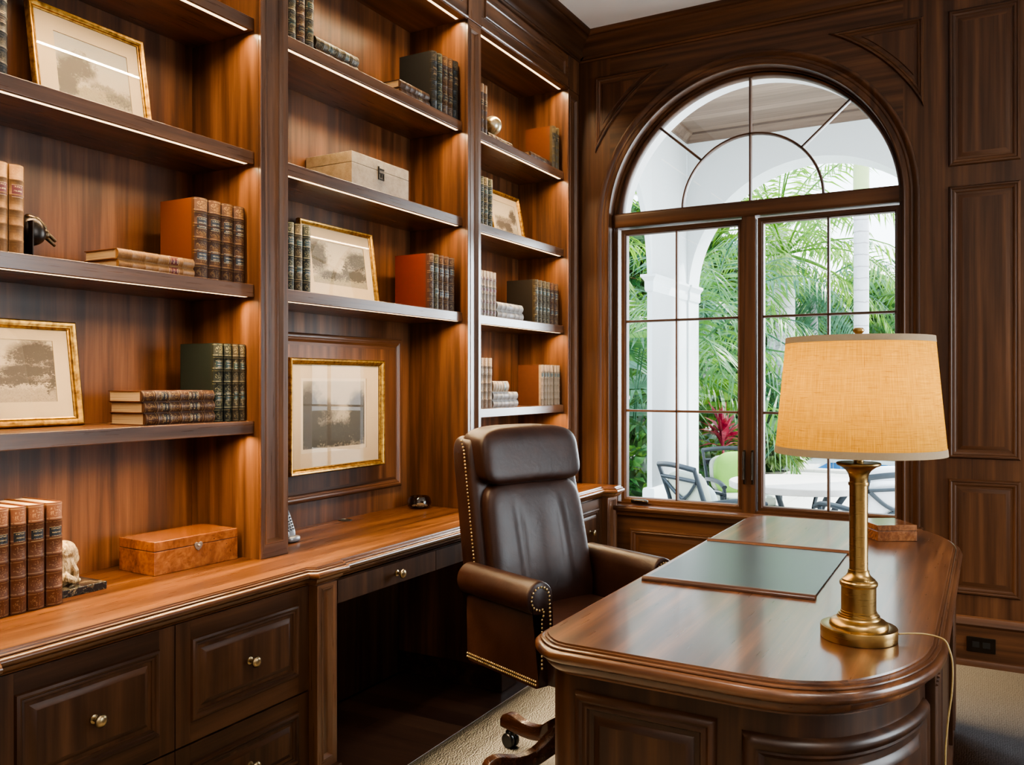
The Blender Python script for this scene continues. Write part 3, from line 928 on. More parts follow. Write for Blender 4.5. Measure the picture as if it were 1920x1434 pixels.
def hinged_box(name, label, cat, loc, rotz, sx, sy, sz, lid, mat, lidname='lid'):
    t = thing(name, label, cat, loc, rotz)
    m = MB(); m.box(-sx / 2, sx / 2, -sy / 2, sy / 2, 0, sz - lid - .0006, 0); m.build('box_body', [mat], t, local=True, bevel=.002)
    m = MB(); m.box(-sx / 2, sx / 2, -sy / 2, sy / 2, sz - lid + .0006, sz, 0); l = m.build(lidname, [mat], t, local=True, bevel=.002)
    m = MB(); m.box(-sx / 2 + .002, sx / 2 - .002, -sy / 2 + .002, sy / 2 - .002, sz - lid - .001, sz - lid + .001, 0); m.build('seam', [plain('dark_seam', (.02, .009, .005), .7)], t, local=True, smooth=0)
    return t, l


t, l = hinged_box('burl_box', 'long orange-brown burl wood box with a heart-shaped silver clasp, on the countertop', 'box', (-2.293, 1.898, .7602), R(-3), .178, .316, .103, .030, BURL)
m = MB()
Mx = AXM['x']
hp = [(0.0, -.016), (.010, -.009), (.0155, .001), (.0145, .008), (.009, .0115), (.003, .010), (0, .007), (-.003, .010), (-.009, .0115), (-.0145, .008), (-.0155, .001), (-.010, -.009)]
m.prism(hp, .0895, .0925, lambda u, v, w: (w, u, .070 + v)); m.superq((.0935, 0, .070), (.004, .005, .004), .7, .7, 12, 8)
SILV = plain('worn_silver', (.34, .28, .22), .3, 1.0, var=.15, scale=80)
m.build('clasp', [SILV], t, local=True, bevel=.001, smooth=50)
tb, l = hinged_box('keepsake_box', 'small glossy dark burl box at the window end of the desk, reflecting the garden', 'box', (-.325, 3.545, .7602), R(32), .150, .172, .060, .022, BURLD)
tb.location = (-.340, 3.540, .7602)

# ------------------------------------------------------------------ wall outlet
out = thing('power_outlet', 'dark bronze power outlet plate on the baseboard, right of the desk', 'outlet', (-.03, YW - .0222, .112))
m = MB(); m.box(-.060, .060, -.006, .0002, -.035, .035, 0); m.build('cover_plate', [BRONZE], out, local=True, bevel=.002)
BLK = plain('black_receptacle', (.010, .009, .008), .35)
m = MB()
for s in (-1, 1):
    m.box(s * .022 - .015, s * .022 + .015, -.0075, -.004, -.014, .014, 0)
m.build('receptacle', [BLK], out, local=True, bevel=.001)

# ------------------------------------------------------------------ leather executive chair
def leather():
    k = NT('brown_leather'); tc = k.tc()
    n = k.noise(tc, 6, 4, .6, .4); n2 = k.noise(tc, 210, 3); n3 = k.noise(tc, 26, 3, .6, 1.2)
    col = k.ramp(n, [(.25, (.013, .0046, .0028)), (.55, (.027, .0098, .0056)), (.8, (.048, .019, .0105))])
    h = k.math('ADD', k.math('MULTIPLY', n2, .10), k.math('MULTIPLY', n3, .5))
    return k.pbr(col, k.math('MULTIPLY_ADD', n, .18, .30), normal=k.bump(h, .16, .008), spec=.30, coat=.0, coatr=.3)


LEA = leather()
NAIL = plain('brass_nailheads', (.60, .44, .22), .3, 1.0)
CWD = walnut('dark_mahogany', 0, [(0.0, (.012, .004, .0025)), (.5, (.032, .012, .007)), (1.0, (.075, .030, .017))], .25, coat=.4)
ch = thing('office_chair', 'tall brown leather executive chair with brass nailheads and rolled arms, behind the desk', 'chair', (-1.229, 2.656, ZR), R(-22.3))


def nails(pts, r=.0042, step=.0125):
    m = MB()
    P = [Vector(p) for p in pts]
    acc = 0; out = [P[0]]
    for a, b in zip(P[:-1], P[1:]):
        L = (b - a).length; d = step - acc
        while d <= L:
            out.append(a + (b - a) * (d / L)); d += step
        acc = (acc + L) % step
    for p in out: m.superq(p, (r, r, r), 1, 1, 6, 4)
    return m


def backx(z):
    """front plane of the reclined back at height z"""
    return -.167 - (z - .55) * .213
# backrest shell: a tapered, rounded slab
def shell(p):
    z = p.z + .775
    wd = .262 - .020 * max(0, (z - .6)) / .55
    return Vector((p.x + backx(z) - .062, p.y * wd / .278, z))
m = MB(); m.superq((0, 0, 0), (.062, .278, .372), .16, .22, 40, 30, fn=shell)
m.build('backrest', [LEA], ch, local=True, smooth=180)
def pad(p):
    z = p.z + .755
    q = 1 + .06 * (1 - p.z / .225) * .5
    rib = .0070 * sin(p.y * 78 + p.z * 6) * max(0, 1 - (p.y / .13) ** 2) * max(0, 1 - ((p.z - .02) / .17) ** 2) if p.x > 0 else 0
    return Vector((p.x + backx(z) - .012 + rib, p.y * q, z))
m = MB(); m.superq((0, 0, 0), (.058, .220, .232), .30, .34, 260, 70, fn=pad)
m.build('back_cushion', [LEA], ch, local=True, smooth=180)
def head(p):
    z = p.z + 1.080
    return Vector((p.x + backx(z) - .010, p.y, z - .010 * (p.y / .25) ** 2))
m = MB(); m.superq((0, 0, 0), (.074, .228, .104), .46, .24, 56, 30, fn=head)
m.build('headrest', [LEA], ch, local=True, smooth=180)
# seat box, cushion, arms
m = MB(); m.superq((-.03, 0, .445), (.215, .255, .052), .12, .12, 40, 12); m.build('seat_frame', [LEA], ch, local=True, smooth=60)
m = MB(); m.superq((-.01, 0, .510), (.205, .232, .055), .40, .22, 48, 18); m.build('seat', [LEA], ch, local=True, smooth=180)
for s in (-1, 1):
    m = MB()
    AZ = .672
    sec = []          # rolled arm section in (y, z), outward = +y
    for i in range(25):
        a = R(-118 + 290 * i / 24)
        sec.append((.012 + .053 * cos(a), AZ + .053 * sin(a)))
    sec = [(.000, .392), (.018, .392), (.022, .605), (.010, .624)] [::1] + [(y, z) for y, z in sec if True] + [(-.043, .60), (-.046, .392)]
    x0, x1 = -.235, .142
    M = lambda u, v, w: (w, s * (.272 + u), v)
    k0 = len(m.v)
    xs = [x0, x0 + .006, -.1, .05, x1 - .012, x1 - .003, x1]
    sh_ = [.90, 1, 1, 1, 1, .985, .95]
    cy, cz = sum(p[0] for p in sec) / len(sec), .62
    for x, sc_ in zip(xs, sh_):
        for y, z in sec:
            m.v.append(M(cy + (y - cy) * sc_, cz + (z - cz) * sc_, x))
    n = len(sec)
    for i in range(len(xs) - 1):
        for j in range(n):
            j2 = (j + 1) % n
            m.face((k0 + i * n + j, k0 + i * n + j2, k0 + (i + 1) * n + j2, k0 + (i + 1) * n + j), 0)
    m.face([k0 + j for j in range(n)], 0); m.face([k0 + (len(xs) - 1) * n + j for j in range(n)], 0)
    arm = m.build('armrest', [LEA], ch, local=True, smooth=50)
    # nailheads round the scroll at the front and along the lower edge
    loop = [(-.028, .45), (-.028, .60), (-.026, .64)] + [(.012 + .036 * cos(R(a)), AZ + .036 * sin(R(a))) for a in range(170, -120, -20)] + [(-.002, .622), (.006, .605), (.006, .45)]
    nails([M(u, v, x1 + .001) for u, v in loop]).build('nailhead_trim', [NAIL], arm, local=True, smooth=180)
    mm = nails([M(.0195, .404, x) for x in (-.232, .130)], .0035, .0095); b2 = nails([M(.0195, .415, x) for x in (-.232, .130)], .0035, .0095)
    mm.add(b2.v, b2.f); mm.build('nailhead_trim', [NAIL], arm, local=True, smooth=180)
    edge_ = [(backx(z) - .036 + (.0 if z < 1.10 else -(z - 1.10) * .35), s * (.2625 - .020 * max(0, (z - .6)) / .55), z) for z in [.56 + i * .02 for i in range(30)]]
    nails(edge_, .0042, .0125).build('nailhead_trim', [NAIL], ch, local=True, smooth=180)
# swivel base
m = MB(); m.lathe([(.034, .10), (.050, .12), (.052, .20), (.040, .23), (.026, .25), (.026, .40), (.0, .40)], 24); m.lathe([(.12, .385), (.12, .404), (0, .404)], 20)
m.build('column', [plain('black_steel', (.012, .012, .013), .35, .6)], ch, local=True, smooth=40)
CAST = plain('black_caster', (.008, .009, .010), .3)
for k in range(5):
    a = R(165 + 22.3 + 72 * k); d = Vector((cos(a), sin(a), 0)); pz = Vector((-sin(a), cos(a), 0))
    m = MB()
    top = spline([(.03, 0, .200), (.10, 0, .165), (.17, 0, .118), (.24, 0, .112), (.30, 0, .125), (.335, 0, .118), (.348, 0, .105)], 4)
    bot = spline([(.03, 0, .120), (.10, 0, .095), (.17, 0, .070), (.24, 0, .065), (.30, 0, .070), (.335, 0, .072), (.348, 0, .076)], 4)
    n = len(top); base = len(m.v)
    for p, q_ in zip(top, bot):
        for w, z in ((-.021, p.z - .006), (-.016, p.z), (.016, p.z), (.021, p.z - .006), (.021, q_.z), (-.021, q_.z)):
            m.v.append(tuple(d * p.x + pz * w + Vector((0, 0, z))))
    for i in range(n - 1):
        for j in range(6):
            j2 = (j + 1) % 6
            m.face((base + i * 6 + j, base + i * 6 + j2, base + i * 6 + 6 + j2, base + i * 6 + 6 + j), 0)
    m.face([base + j for j in range(6)]); m.face([base + (n - 1) * 6 + j for j in range(6)])
    leg = m.build('leg', [CWD], ch, local=True, smooth=45)
    m = MB(); c = d * .315
    for w in (-.013, .013):
        m.lathe([(.010, -.009), (.024, -.009), (.027, -.006), (.027, .006), (.024, .009), (.010, .009)], 20, c + pz * w + Vector((0, 0, .027)), M=Matrix((d, Vector((0, 0, 1)), pz)).transposed())
    m.tube([c + Vector((0, 0, .035)), c + Vector((0, 0, .085))], .009, 10); m.superq(c + Vector((0, 0, .048)), (.018, .018, .016), .6, .8, 14, 8)
    m.build('caster', [CAST], leg, local=True, smooth=45)
# ------------------------------------------------------------------ books
GOLD = (.50, .32, .11)


def spine_mat(name, col, gold=.5, col2=None, nb=6, orn=.52, pal=(.5, .32, .11), wear=.35):
    k = NT(name)
    g = k.tc('Generated'); x, y, z = k.sep(g); ob = k.tc('Object')
    c2 = col2 or tuple(c * .7 for c in col)
    n = k.noise(ob, 45, 4, .6)
    base = k.mix(n, tuple(c * (1 - wear) for c in col), tuple(min(1, c * (1 + wear)) for c in col))
    fr = k.math('FRACT', k.math('MULTIPLY', z, nb))
    d = k.math('ABSOLUTE', k.math('SUBTRACT', fr, .5))
    line = k.math('MULTIPLY', k.math('GREATER_THAN', d, .37), k.math('LESS_THAN', d, .43))
    yy = k.math('ABSOLUTE', k.math('SUBTRACT', y, .5))
    rr = k.math('SQRT', k.math('ADD', k.math('MULTIPLY', d, d), k.math('MULTIPLY', k.math('MULTIPLY', yy, yy), .55)))
    on = k.noise(ob, 260, 3, .6)
    ring = k.math('MULTIPLY', k.math('LESS_THAN', rr, .30), k.math('GREATER_THAN', on, orn))
    mk = k.math('MAXIMUM', line, ring)
    wr = k.math('GREATER_THAN', k.noise(ob, 120, 2), .40)
    mk = k.math('MULTIPLY', k.math('MULTIPLY', mk, wr), gold * .42, clamp=True)
    mk = k.math('MULTIPLY', mk, k.math('GREATER_THAN', x, .90))
    spine = k.mix(mk, base, pal)
    board = k.mix(n, tuple(c * .85 for c in c2), tuple(c * 1.15 for c in c2))
    colr = k.mix(k.math('GREATER_THAN', x, .86), board, spine)
    return k.pbr(colr, k.math('MULTIPLY_ADD', n, .2, .42), k.math('MULTIPLY', mk, .1), normal=k.bump(on, .15, .001), spec=.25)


def label_mat(name, col, ink=(.55, .38, .16)):
    k = NT(name)
    ob = k.tc('Object'); g = k.tc('Generated'); x, y, z = k.sep(g)
    ln = k.math('FRACT', k.math('MULTIPLY', z, 3.0))
    l = k.math('MULTIPLY', k.math('GREATER_THAN', ln, .35), k.math('LESS_THAN', ln, .68))
    cb = k.n('ShaderNodeCombineXYZ'); ox, oy, oz = k.sep(ob)
    k.l(k.math('MULTIPLY', oy, 520), cb.inputs[0]); k.l(k.math('MULTIPLY', oz, 260), cb.inputs[1])
    t = k.math('GREATER_THAN', k.noise(cb.outputs[0], 1, 2), .50)
    e = k.math('MULTIPLY', k.math('LESS_THAN', k.math('ABSOLUTE', k.math('SUBTRACT', y, .5)), .36), 1.0)
    mk = k.math('MULTIPLY', k.math('MULTIPLY', l, t), k.math('MULTIPLY', e, .75))
    ed = k.math('GREATER_THAN', k.math('ABSOLUTE', k.math('SUBTRACT', z, .5)), .46)
    mk = k.math('MAXIMUM', mk, k.math('MULTIPLY', ed, .7))
    return k.pbr(k.mix(mk, col, ink), .4)


def pages_mat():
    k = NT('book_pages'); ob = k.tc('Object')
    n = k.noise(k.vmath('MULTIPLY', ob, (4, 900, 4)), 1, 2)
    return k.pbr(k.ramp(n, [(.3, (.22, .14, .075)), (.7, (.38, .27, .155))]), .85)


PAGES = pages_mat()
BK = {
    'brown': (spine_mat('brown_calf_gilt', (0.051, 0.0204, 0.0096), .55, (.095, .026, .0085), wear=.5), label_mat('black_label', (.010, .010, .011)), [(.62, .76), (.24, .36)]),
    'green': (spine_mat('dark_green_gilt', (0.016, 0.0176, 0.012), .75, (.010, .014, .011), pal=(.42, .36, .18)), label_mat('green_label', (.010, .028, .026)), [(.68, .78), (.27, .37)]),
    'tan': (spine_mat('tan_calf_worn', (0.18, 0.087, 0.03), .35, (.12, .045, .02), nb=7, pal=(.42, .24, .09)), label_mat('oxblood_label', (.09, .012, .012)), [(.64, .78)]),
    'calf': (spine_mat('ginger_calf', (0.099, 0.0348, 0.0132), .62, (.10, .030, .012), orn=.56, pal=(.48, .30, .15), wear=.25), label_mat('black_title', (.010, .009, .009)), [(.655, .765)]),
    'black': (spine_mat('black_leather_gilt', (0.0096, 0.0088, 0.008), .28, (.008, .008, .008), pal=(.40, .30, .16)), label_mat('dark_label', (.02, .012, .010)), [(.60, .72)]),
    'russet': (spine_mat('russet_cloth', (0.04, 0.0176, 0.0112), .7, (.085, .0125, .006), pal=(.45, .34, .18)), label_mat('russet_label', (.02, .02, .02)), [(.66, .78)]),
    'olive': (spine_mat('olive_brown_gilt', (0.04, 0.0288, 0.0144), .7, (.012, .0085, .006), pal=(.46, .36, .18)), label_mat('olive_label', (.012, .035, .026)), [(.66, .76), (.28, .38)]),
    'striped': (spine_mat('cream_spine_red_bands', (0.198, 0.162, 0.132), .25, (.20, .13, .10), nb=4, pal=(.10, .016, .02)), label_mat('maroon_label', (.085, .014, .020), (.3, .2, .15)), [(.80, .86), (.56, .62), (.30, .36), (.08, .13)]),
    'vellum': (spine_mat('grey_vellum', (0.216, 0.198, 0.18), .25, (.26, .22, .19), nb=5, pal=(.10, .09, .10), wear=.25), label_mat('grey_label', (.16, .15, .16), (.35, .32, .3)), [(.46, .54)]),
    'cream': (spine_mat('cream_calf', (0.24, 0.174, 0.114), .4, (.085, .028, .0105), pal=(.22, .12, .06), wear=.4), label_mat('teal_label', (.020, .045, .045)), [(.70, .80)]),
    'sand': (spine_mat('sand_leather', (0.162, 0.114, 0.075), .5, (.12, .07, .04), nb=7, pal=(.42, .36, .30)), label_mat('sand_label', (.16, .10, .06)), [(.70, .78)]),
    'orange': (spine_mat('orange_cloth', (0.072, 0.051, 0.024), .25, (.12, .034, .008), pal=(.3, .22, .1)), label_mat('black_band', (.012, .012, .010)), [(.66, .76)]),
    'marbled': (spine_mat('brown_black_tooled', (0.066, 0.033, 0.0168), .8, (.06, .03, .015), nb=9, orn=.48, pal=(.020, .014, .012)), label_mat('tooled_label', (.015, .012, .010)), [(.60, .70)]),
}


def spine_pts(t, n=8):
    bul = min(.010, t * .26)
    return [(-bul + bul * math.sin(PI * i / n) ** .8, t * i / n) for i in range(n + 1)]


def book_parts(root, t, d, h, style, bands=5):
    cm, lm, labs = BK[style]
    sp = spine_pts(t)
    m = MB()
    zs = [(0, 0), (.002, .0006)]
    for i in range(1, bands + 1):
        z = h * i / (bands + 1)
        zs += [(z - .0035, .0), (z - .0018, .0013), (z + .0018, .0013), (z + .0035, .0)]
    zs += [(h - .002, .0006), (h, 0)]
    n = len(sp)
    ct = t / 2
    b = len(m.v)
    for z, o in zs:
        for x, y in sp:
            k = 1 + o / max(t * .5, .001) * .8
            m.v.append((x + o, ct + (y - ct) * 1.0, z))
    for i in range(len(zs) - 1):
        for j in range(n - 1):
            m.face((b + i * n + j, b + i * n + j + 1, b + (i + 1) * n + j + 1, b + (i + 1) * n + j))
    # boards
    x1 = sp[0][0] + .0012
    m.box(-d, x1, 0, .0024, 0, h, 0); m.box(-d, x1, t - .0024, t, 0, h, 0)
    # head and tail caps of the spine
    for z in (h - .0008, .0008):
        m.add([(x, y, z) for x, y in sp] + [(sp[0][0] - .006, t - .002, z), (sp[0][0] - .006, .002, z)], [tuple(range(n + 2))], 0)
    m.build('cover', [cm], root, local=True, smooth=40, fix=False)
    m = MB(); m.box(-d + .004, sp[0][0] - .0015, .0022, t - .0022, .003, h - .003, 0)
    m.build('page_block', [PAGES], root, local=True, smooth=0)
    for z0, z1 in labs:
        m = MB(); b = 0
        for z in (h * z0, h * z1):
            for x, y in sp[1:-1]:
                m.v.append((x + .0011, y, z))
        q = n - 2
        for j in range(q - 1): m.face((j, j + 1, q + j + 1, q + j))
        m.build('spine_label', [lm], root, local=True, smooth=60, fix=False)


def upright(y0, t, h, z, x, d, style, label, group, lean=0.0, name='book'):
    r = thing(name, label, 'book', (x, y0, z + .0004), 0, group)
    if lean: r.rotation_euler = (R(lean), 0, 0)
    book_parts(r, t, d, h, style)
    return r


def flatbook(y0, L, t, z, x, d, style, label, group, yaw=0.0):
    """lying on its side, spine to the room, head to the window"""
    r = thing('book', label, 'book', (x, y0, z + t + .0003), 0, group)
    r.rotation_euler = (R(-90), 0, R(yaw))
    book_parts(r, t, d, L, style, 5)
    return r


ORD = {2: ['left one', 'right one'], 3: ['leftmost', 'middle one', 'rightmost'], 4: ['leftmost', 'second', 'third', 'rightmost'],
       5: ['leftmost', 'second', 'third', 'fourth', 'rightmost'], 6: ['leftmost', 'second', 'third', 'fourth', 'fifth', 'rightmost']}
NUM = {2: 'two', 3: 'three', 4: 'four', 5: 'five', 6: 'six'}


def row(ys, h, z, x, d, style, what, where, group, dh=None, styles=None, lean=0.0):
    n = len(ys)
    for i, (a, b) in enumerate(ys):
        st = styles[i] if styles else style
        lab = '%s, %s of the %s %s' % (what, ORD[n][i], NUM[n], where)
        upright(a + .0004, b - a - .0008, h + (dh[i] if dh else 0), z, x, d, st, lab, group, lean)


def stack(items, z, x, d, what, where, group):
    """items from the bottom up: (y0, y1, thickness, style, page depth)"""
    n = len(items)
    pos = {1: [''], 2: ['lower', 'upper'], 3: ['bottom', 'middle', 'top']}[n]
    for i, (a, b, t, st, dd) in enumerate(items):
        lab = ('%s lying flat, %s one of the %s %s' % (what, pos[i], NUM[n], where)) if n > 1 else '%s lying flat %s' % (what, where)
        flatbook(a, b - a, t, z, x, dd, st, lab, group)
        z += t + .0006


A_, B_, C_, D_ = 2.568, 2.122, 1.678, 1.222
XR = -2.158
# left bay
upright(1.236, .047, .240, B_, -2.190, .19, 'black', 'thick black gilt-tooled book left of the leaning landscape print', 'books in the near bookcase', 0.0)
row([(1.248, 1.2875), (1.2895, 1.329)], .235, C_, -2.195, .17, 'tan', 'worn tan leather volume', 'beside the bronze bird bookend', 'books in the near bookcase')
stack([(1.590, 1.858, .028, 'tan', .155), (1.588, 1.858, .030, 'tan', .155)], C_, -2.178, .155, 'old tan book', 'left of the brown gilt volumes', 'books in the near bookcase')
row([(1.862, 1.915), (1.917, 1.969), (1.971, 2.020), (2.022, 2.070)], .257, C_, -2.176, .168, 'brown', 'brown gilt volume', 'standing above the dark green books', 'books in the near bookcase')
stack([(1.679, 1.938, .036, 'brown', .165), (1.674, 1.938, .033, 'brown', .160), (1.668, 1.936, .033, 'brown', .158)], D_, -2.176, .16, 'brown gilt book', 'beside the dark green volumes', 'books in the near bookcase')
row([(1.940, 1.979), (1.982, 2.014), (2.017, 2.044), (2.046, 2.073)], .255, D_, -2.178, .165, 'green', 'dark green gilt volume', 'right of stacked brown books', 'books in the near bookcase', styles=['green', 'green', 'olive', 'olive'])
row([(1.226, 1.268), (1.2715, 1.313), (1.317, 1.361), (1.366, 1.411)], .272, .7602, -2.157, .185, 'calf', 'ginger calf volume', 'beside the gold figure bookend', 'books on the countertop')
# middle bay
row([(2.240, 2.282), (2.283, 2.327), (2.330, 2.374), (2.377, 2.420)], .245, A_, -2.187, .16, 'brown', 'tall brown gilt volume', 'above the shelf of the cream box', 'books in the middle bookcase', styles=['tan', 'olive', 'brown', 'olive'])
stack([(2.424, 2.668, .036, 'brown', .15), (2.424, 2.672, .040, 'olive', .15)], A_, -2.186, .15, 'brown tooled book', 'right of tall brown volumes', 'books in the middle bookcase')
stack([(2.930, 3.145, .034, 'marbled', .13), (2.926, 3.142, .032, 'marbled', .13)], A_, -2.170, .13, 'thin tooled book', 'before the large black cover', 'books in the middle bookcase')
row([(3.148, 3.190), (3.192, 3.233), (3.235, 3.277), (3.279, 3.320), (3.322, 3.366)], .262, A_, XR, .185, 'black', 'leather volume', 'right of the thin tooled books', 'books in the middle bookcase', dh=[0, .004, .006, .010, .012], styles=['black', 'green', 'brown', 'brown', 'black'])
row([(2.277, 2.314), (2.319, 2.358), (2.362, 2.400)], .249, C_, -2.185, .15, 'olive', 'dark olive gilt volume', 'below the cream box', 'books in the middle bookcase', styles=['green', 'olive', 'green'])
row([(3.128, 3.163), (3.166, 3.202), (3.205, 3.243), (3.246, 3.286), (3.289, 3.334)], .246, C_, XR, .195, 'russet', 'russet backed volume', 'right of the green-tinted print', 'books in the middle bookcase', styles=['russet', 'olive', 'brown', 'brown', 'russet'])
# right bay
row([(3.606, 3.639), (3.641, 3.673)], .262, A_, -2.185, .15, 'marbled', 'tall dark-tooled volume', 'left of the globe', 'books in the right bookcase')
stack([(3.679, 3.929, .040, 'marbled', .14)], A_, -2.185, .14, 'tooled book', 'under the small metal globe', 'books in the right bookcase')
stack([(4.085, 4.335, .036, 'marbled', .10)], A_, -2.160, .10, 'tooled book', 'in front of the orange cloth cover', 'books in the right bookcase')
row([(4.352, 4.394), (4.397, 4.440)], .243, A_, XR, .180, 'orange', 'orange cloth volume', 'standing right of the globe', 'books in the right bookcase')
row([(3.609, 3.640), (3.643, 3.684), (3.687, 3.729)], .250, B_, -2.185, .15, 'green', 'dark green gilt volume', 'left of the smallest print', 'books in the right bookcase', styles=['green', 'olive', 'green'])
row([(3.597, 3.626), (3.628, 3.658), (3.660, 3.692), (3.694, 3.726), (3.729, 3.761)], .228, C_, -2.185, .13, 'striped', 'slim maroon-banded cream volume', 'left of flat grey books', 'books in the right bookcase')
stack([(3.764, 4.044, .043, 'vellum', .13), (3.764, 4.040, .041, 'vellum', .13)], C_, -2.183, .13, 'grey vellum book', 'beside the slim maroon-banded row', 'books in the right bookcase')
row([(4.140, 4.178), (4.183, 4.224), (4.228, 4.271), (4.274, 4.321), (4.325, 4.374), (4.378, 4.430)], .236, C_, XR, .185, 'olive', 'olive gilt volume', 'right of the two flat grey books', 'books in the right bookcase', styles=['olive', 'olive', 'olive', 'olive', 'brown', 'brown'])
row([(3.604, 3.636), (3.640, 3.680), (3.683, 3.722)], .250, D_, -2.185, .15, 'sand', 'sand leather volume', 'above the chair headrest', 'books in the right bookcase')
stack([(3.724, 3.984, .037, 'vellum', .13), (3.724, 3.980, .041, 'vellum', .13), (3.724, 3.883, .056, 'cream', .12)], D_, -2.183, .13, 'pale book', 'above the chair headrest', 'books in the right bookcase')
row([(4.208, 4.243), (4.247, 4.277), (4.280, 4.314), (4.320, 4.367), (4.372, 4.403), (4.407, 4.447)], .226, D_, XR, .150, 'cream', 'cream calf volume', 'right of the flat pale books', 'books in the right bookcase')

# ------------------------------------------------------------------ framed prints
def gold_frame():
    k = NT('gilt_frame'); n = k.noise(k.tc(), 70, 4)
    return k.pbr(k.ramp(n, [(.3, (.15, .068, .012)), (.55, (.36, .195, .040)), (.8, (.52, .31, .080))]), k.math('MULTIPLY_ADD', n, .25, .22), .85)


GILT = gold_frame()
MATB = plain('cream_mount', (.43, .33, .215), .9, var=.03)


def art(name, paper, ink, blobs, hz, sky=None, tint=None, seed=0.0, dens=1.0):
    k = NT(name); g = k.tc('Generated'); x, u0, v0 = k.sep(g)
    sv = k.vmath('ADD', g, (seed, seed * 1.7, seed * .6))
    n1 = k.noise(sv, 9, 4, .65); n2 = k.noise(sv, 34, 4, .7); n3 = k.noise(k.vmath('MULTIPLY', sv, (1, 1, 3)), 60, 3, .7)
    du = k.math('MULTIPLY', k.math('SUBTRACT', n1, .5), .34); dv = k.math('MULTIPLY', k.math('SUBTRACT', n2, .5), .30)
    u = k.math('ADD', k.math('ADD', u0, du), k.math('MULTIPLY', dv, .6)); v = k.math('ADD', k.math('ADD', v0, dv), k.math('MULTIPLY', du, .6))
    dark = None
    for cx, cy, rx, ry, a in blobs:
        a1 = k.math('DIVIDE', k.math('SUBTRACT', u, cx), rx); b1 = k.math('DIVIDE', k.math('SUBTRACT', v, cy), ry)
        e = k.math('ADD', k.math('MULTIPLY', a1, a1), k.math('MULTIPLY', b1, b1))
        f = k.math('MULTIPLY', k.math('SUBTRACT', 1.25, e, clamp=True), a)
        dark = f if dark is None else k.math('MAXIMUM', dark, f)
    gr = k.math('MULTIPLY', k.math('LESS_THAN', v, hz), k.math('MULTIPLY_ADD', n3, .9, -.12))
    dark = k.math('MAXIMUM', dark, k.math('MULTIPLY', gr, .75))
    dark = k.math('MULTIPLY', dark, k.math('MULTIPLY_ADD', n2, 1.5, .12))
    dark = k.math('ADD', dark, k.math('MULTIPLY', k.math('GREATER_THAN', n3, .62), .22))
    dark = k.math('MULTIPLY', dark, dens * 1.75, clamp=True)
    base = k.mix(k.math('MULTIPLY', v0, k.math('MULTIPLY_ADD', n1, .8, .3)), paper, sky or paper)
    if tint: base = k.mix(k.math('LESS_THAN', v, hz), base, tint)
    return k.pbr(k.mix(dark, k.mix(1.0, base, (.66, .66, .66), 'MULTIPLY'), ink), .8)


